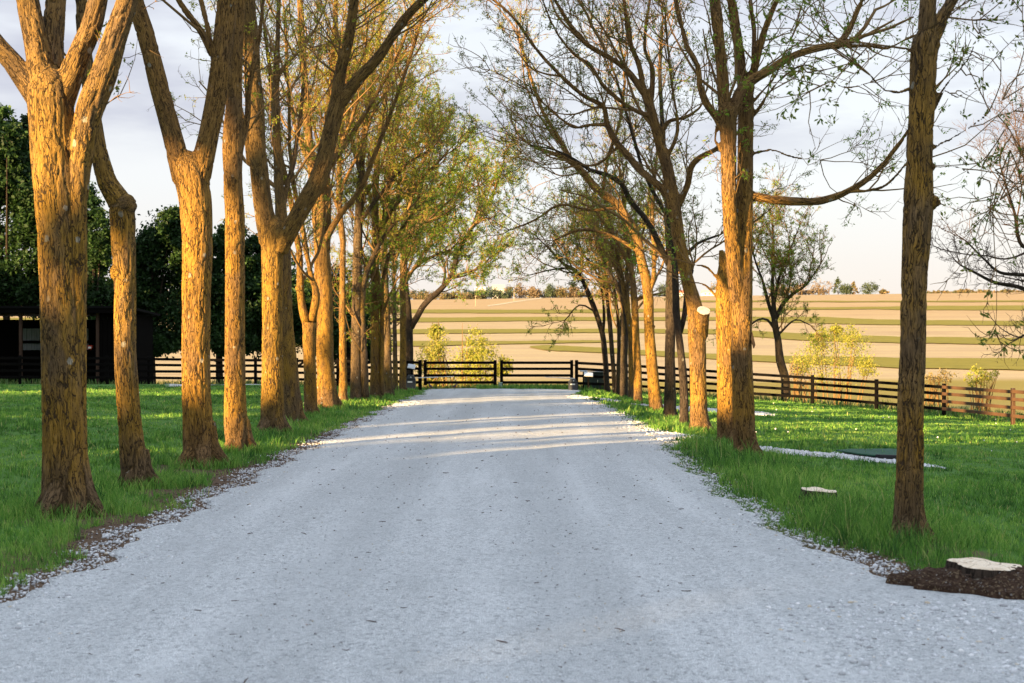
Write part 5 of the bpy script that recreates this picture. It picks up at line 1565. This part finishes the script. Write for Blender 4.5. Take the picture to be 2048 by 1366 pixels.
def grass():
    nc = 76000; per = 9
    D = np.exp(rng.uniform(math.log(6.2), math.log(60), nc))
    cx = rng.uniform(-1, 1, nc) * (0.46 * D + 2.5)
    ctone = rng.normal(0, .20, nc); chh = rng.lognormal(0, .32, nc)
    sp = .010 + .0016 * D
    x = np.repeat(cx, per) + rng.normal(0, 1, nc * per) * np.repeat(sp, per)
    y = np.repeat(D, per) + rng.normal(0, 1, nc * per) * np.repeat(sp, per)
    ctone = np.repeat(ctone, per); chh = np.repeat(chh, per)
    rl, rr = road_l(y), road_r(y)
    dist = np.where(x < 0, rl - x, x - rr)
    nb = patch(x, y, 2.6, .3) - .5
    edge = .08 + .5 * np.clip(patch(x, y, 1.7, 2.0) - .35, 0, 1) + .25 * nb
    edge = np.where((x > 0) & (y > 10.5), .04 + .16 * nb, edge)
    k = (dist > edge) & ~inside_paths(x, y)
    # worn soil near the large stump
    k &= ~(((x - 3.2) / .85) ** 2 + ((y - 8.5) / .55) ** 2 < 1)
    # thin bare places
    k &= ~((patch(x, y, 1.9, 5.0) < .06) & (rng.random(len(x)) < .8))
    for (cx_, cy_, cr_2) in SOIL_SPOTS:
        k &= ~((np.hypot(x - cx_, y - cy_) + .8 * nb * .5 < cr_2 - .02) & (rng.random(len(x)) < .93))
    x, y, dist, nb, ctone, chh = x[k], y[k], dist[k], nb[k], ctone[k], chh[k]
    vl = np.where(x > 0, np.interp(y, [6, 9, 12, 18, 22, 30], [.7, 1.0, 1.5, 1.2, .9, .5]), np.interp(y, [6, 12, 18, 25, 40, 58], [1.2, 1.5, 1.5, 1.6, 1.6, 1.4]))
    tall = sstep(vl + .25, vl - .15, dist + .5 * nb) * sstep(-.1, .35, dist - .05)
    h = (.035 + .035 * patch(x, y, 1.1, 1.0)) * (1 - tall) + tall * (.055 + .075 * patch(x, y, 2.2, .7)) * np.where(x > 0, 1.15, 1.0)
    h *= rng.uniform(.55, 1.35, len(x)) * chh
    w = np.maximum(.0042, y * .00052) * rng.uniform(.7, 1.4, len(x))
    h = np.maximum(h, y * .0011)
    tone = .44 + .30 * (patch(x, y, .45, 3.0) - .5) + .38 * (patch(x, y, 1.6, 1.0) - .5) + ctone + .12 * rng.normal(size=len(x)) - .07 * tall * (x < 0)
    tone = np.where(rng.random(len(x)) < .028, .98, np.clip(tone, 0, .9))
    blades(x, y, h, w, 'grass', M_grass, .8, tone)
    # seedy tufts at the trunk feet and along the verge
    n = 5200
    tx = []; ty = []
    for o in list(COL.objects):
        if o.name.startswith(('avenue_tree', 'tree_stump')):
            m = int(60 + 900 / max(6, o.location.y)) if o.location.y < 45 else 30
            if o.name.startswith('tree_stump') and o.location.y < 10: continue
            a = rng.uniform(0, 2 * math.pi, m); r = rng.uniform(.22, .65, m)
            tx.append(o.location.x + np.cos(a) * r); ty.append(o.location.y + np.sin(a) * r)
    tx = np.concatenate(tx); ty = np.concatenate(ty)
    bx = np.repeat(tx, 9) + rng.normal(0, .035, len(tx) * 9); by = np.repeat(ty, 9) + rng.normal(0, .035, len(tx) * 9)
    k = np.where(bx < 0, road_l(by) - bx, bx - road_r(by)) > .25
    bx, by = bx[k], by[k]
    blades(bx, by, rng.uniform(.07, .19, len(bx)), np.maximum(.006, by * .0006), 'grass', M_grass, 1.0)
    # rough growth behind the fences and on the bank below the gate
    n = 60000
    y = rng.uniform(44, 100, n); x = rng.uniform(-32, 42, n)
    fx = np.interp(x, [-30, -12, 0, 3, 13.5, 16, 17.6, 18.4, 19.3, 24], [59, 62, 58.2, 58.3, 58.6, 56, 52, 47, 43, 36])
    k = (y > fx + .4)
    x, y = x[k], y[k]
    blades(x, y, rng.uniform(.12, .55, len(x)) * (0.45 + .8 * patch(x, y, .5, 1)), np.full(len(x), .05), 'rough_grass', M_rough, .8)
    # grass lip under the gate
    n = 2600; x = rng.uniform(-1.6, 2.7, n); y = rng.uniform(57.6, 59.5, n)
    blades(x, y, rng.uniform(.10, .30, n), np.full(n, .035), 'rough_grass', M_grass, .8)
grass()

def stones():
    bm = bmesh.new(); bmesh.ops.create_icosphere(bm, subdivisions=1, radius=1)
    v0 = np.array([v.co[:] for v in bm.verts]); f0 = np.array([[v.index for v in f.verts] for f in bm.faces]); bm.free()
    X = []; Y = []; S = []
    def edge(n, fn, sgn, lo, hi, spread):
        y = np.exp(rng.uniform(math.log(lo), math.log(hi), n))
        X.append(fn(y) + sgn * np.abs(rng.normal(0, spread, n)) * rng.choice([1, -2.2], n)); Y.append(y); S.append(np.clip(rng.lognormal(math.log(.0078), .42, n), y * .00045, .02))
    edge(9000, road_l, -1, 5.8, 50, .12); edge(9000, road_r, 1, 5.8, 50, .12)
    # loose stones across the drive
    n = 4200; y = np.exp(rng.uniform(math.log(5.8), math.log(30), n)); x = rng.uniform(-3.3, 2.7, n)
    X.append(x); Y.append(y); S.append(rng.uniform(.004, .009, n))
    # spill of coarse stones at the lower right
    n = 2400; y = 6.0 + 1.9 * rng.random(n); x = 1.4 + 2.4 * rng.random(n) ** .7
    X.append(x); Y.append(y); S.append(rng.lognormal(math.log(.0095), .4, n))
    for a, b in path_polys[:2]:
        n = 1800; i = rng.integers(0, len(a), n); t = rng.random(n)
        X.append(a[i, 0] * (1 - t) + b[i, 0] * t + rng.normal(0, .05, n)); Y.append(a[i, 1] * (1 - t) + b[i, 1] * t + rng.normal(0, .12, n)); S.append(rng.uniform(.014, .035, n))
    x = np.concatenate(X); y = np.concatenate(Y); s = np.concatenate(S)
    n = len(x); v = (np.clip((np.minimum(x - road_l(y), road_r(y) - x)) / 3.0, 0, .5) * 2)
    onroad = (x > road_l(y)) & (x < road_r(y))
    vv = np.clip((x - road_l(y)) / (road_r(y) - road_l(y)), 0, 1)
    z = gzl(x, y) + np.where(onroad, .05 * (1 - (2 * vv - 1) ** 2) + .008, .004) + s * .25
    sc = s[:, None, None] * rng.uniform(.65, 1.25, (n, 1, 3)) * np.array([1, 1, .7])
    jit = 1 + rng.normal(0, .16, (n, len(v0), 1))
    a = rng.uniform(0, 6.28, n); ca, sa = np.cos(a)[:, None], np.sin(a)[:, None]
    L = v0[None] * jit * sc
    W = np.stack([L[..., 0] * ca - L[..., 1] * sa + x[:, None], L[..., 0] * sa + L[..., 1] * ca + y[:, None], L[..., 2] + z[:, None]], -1).reshape(-1, 3)
    f = (f0[None] + (np.arange(n) * len(v0))[:, None, None]).reshape(-1, 3)
    tone = np.clip(rng.normal(.58, .22, n), .16, 1)
    kind(link('gravel_stones', mesh_np('gravel_stones', W, [f], [M_stone], attrs={'rnd': ('FLOAT', np.repeat(tone, len(v0)))})), 'stuff')
stones()

def litter():
    # thin dead twigs, pods and bark crumbs on the drive and in the bare soil
    n = 480
    y = np.exp(rng.uniform(math.log(5.8), math.log(40), n)); x = rng.uniform(-3.9, 3.0, n)
    m = 1700; y2 = np.exp(rng.uniform(math.log(5.8), math.log(26), m)); x2 = np.where(rng.random(m) < .6, road_l(y2) - rng.random(m) * .45, road_r(y2) + rng.random(m) * .4)
    q = 520; a3 = rng.uniform(0, 6.28, q); r3 = rng.uniform(.42, 1.05, q)
    x3 = 3.27 + np.cos(a3) * r3 * .72; y3 = 8.53 + np.sin(a3) * r3 * .40
    x = np.concatenate([x, x2, x3]); y = np.concatenate([y, y2, y3]); n = len(x)
    extra_z = np.concatenate([np.zeros(n - q), .155 * np.clip(1.12 - r3, 0, 1) ** .62])
    vv = np.clip((x - road_l(y)) / (road_r(y) - road_l(y)), 0, 1)
    z = gzl(x, y) + .05 * (1 - (2 * vv - 1) ** 2) + .016 + extra_z
    ln = rng.lognormal(math.log(.026), .5, n); a = rng.uniform(0, math.pi, n)
    d = np.stack([np.cos(a), np.sin(a), rng.normal(0, .06, n)], 1) * ln[:, None]
    p = np.stack([x, y, z], 1); mid = p + rng.normal(0, .006, (n, 3)) * [1, 1, .3]
    Pn = np.stack([p - d / 2, mid, p + d / 2], 1); Rn = np.maximum(ln * .05, y * .0003)[:, None] * np.array([[.8, 1, .5]])
    V, Q, T, B = tubes(Pn, Rn, 4, True)
    kind(link('twig_litter', mesh_np('twig_litter', V, [Q, T], [M_litter])), 'stuff')
litter()

def dandelions():
    mb = []
    n = 70
    D = np.exp(rng.uniform(math.log(12), math.log(55), n)); side = rng.random(n) < .55
    x = np.where(side, rng.uniform(4.2, 21, n), -rng.uniform(5.5, 22, n))
    k = (np.abs(x) < .44 * D + 1); x = x[k]; D = D[k]
    bm = bmesh.new(); bmesh.ops.create_icosphere(bm, subdivisions=1, radius=1)
    v0 = np.array([v.co[:] for v in bm.verts]); f0 = np.array([[v.index for v in f.verts] for f in bm.faces]); bm.free()
    h = rng.uniform(.08, .2, len(x)); z = gzl(x, D) + h
    W = (v0[None] * rng.uniform(.010, .019, (len(x), 1, 1)) * (1 + D[:, None, None] * .008) + np.stack([x, D, z], 1)[:, None]).reshape(-1, 3)
    f = (f0[None] + (np.arange(len(x)) * len(v0))[:, None, None]).reshape(-1, 3)
    kind(link('dandelion_heads', mesh_np('dandelion_heads', W, [f], [M_dandelion])), 'stuff')
dandelions()
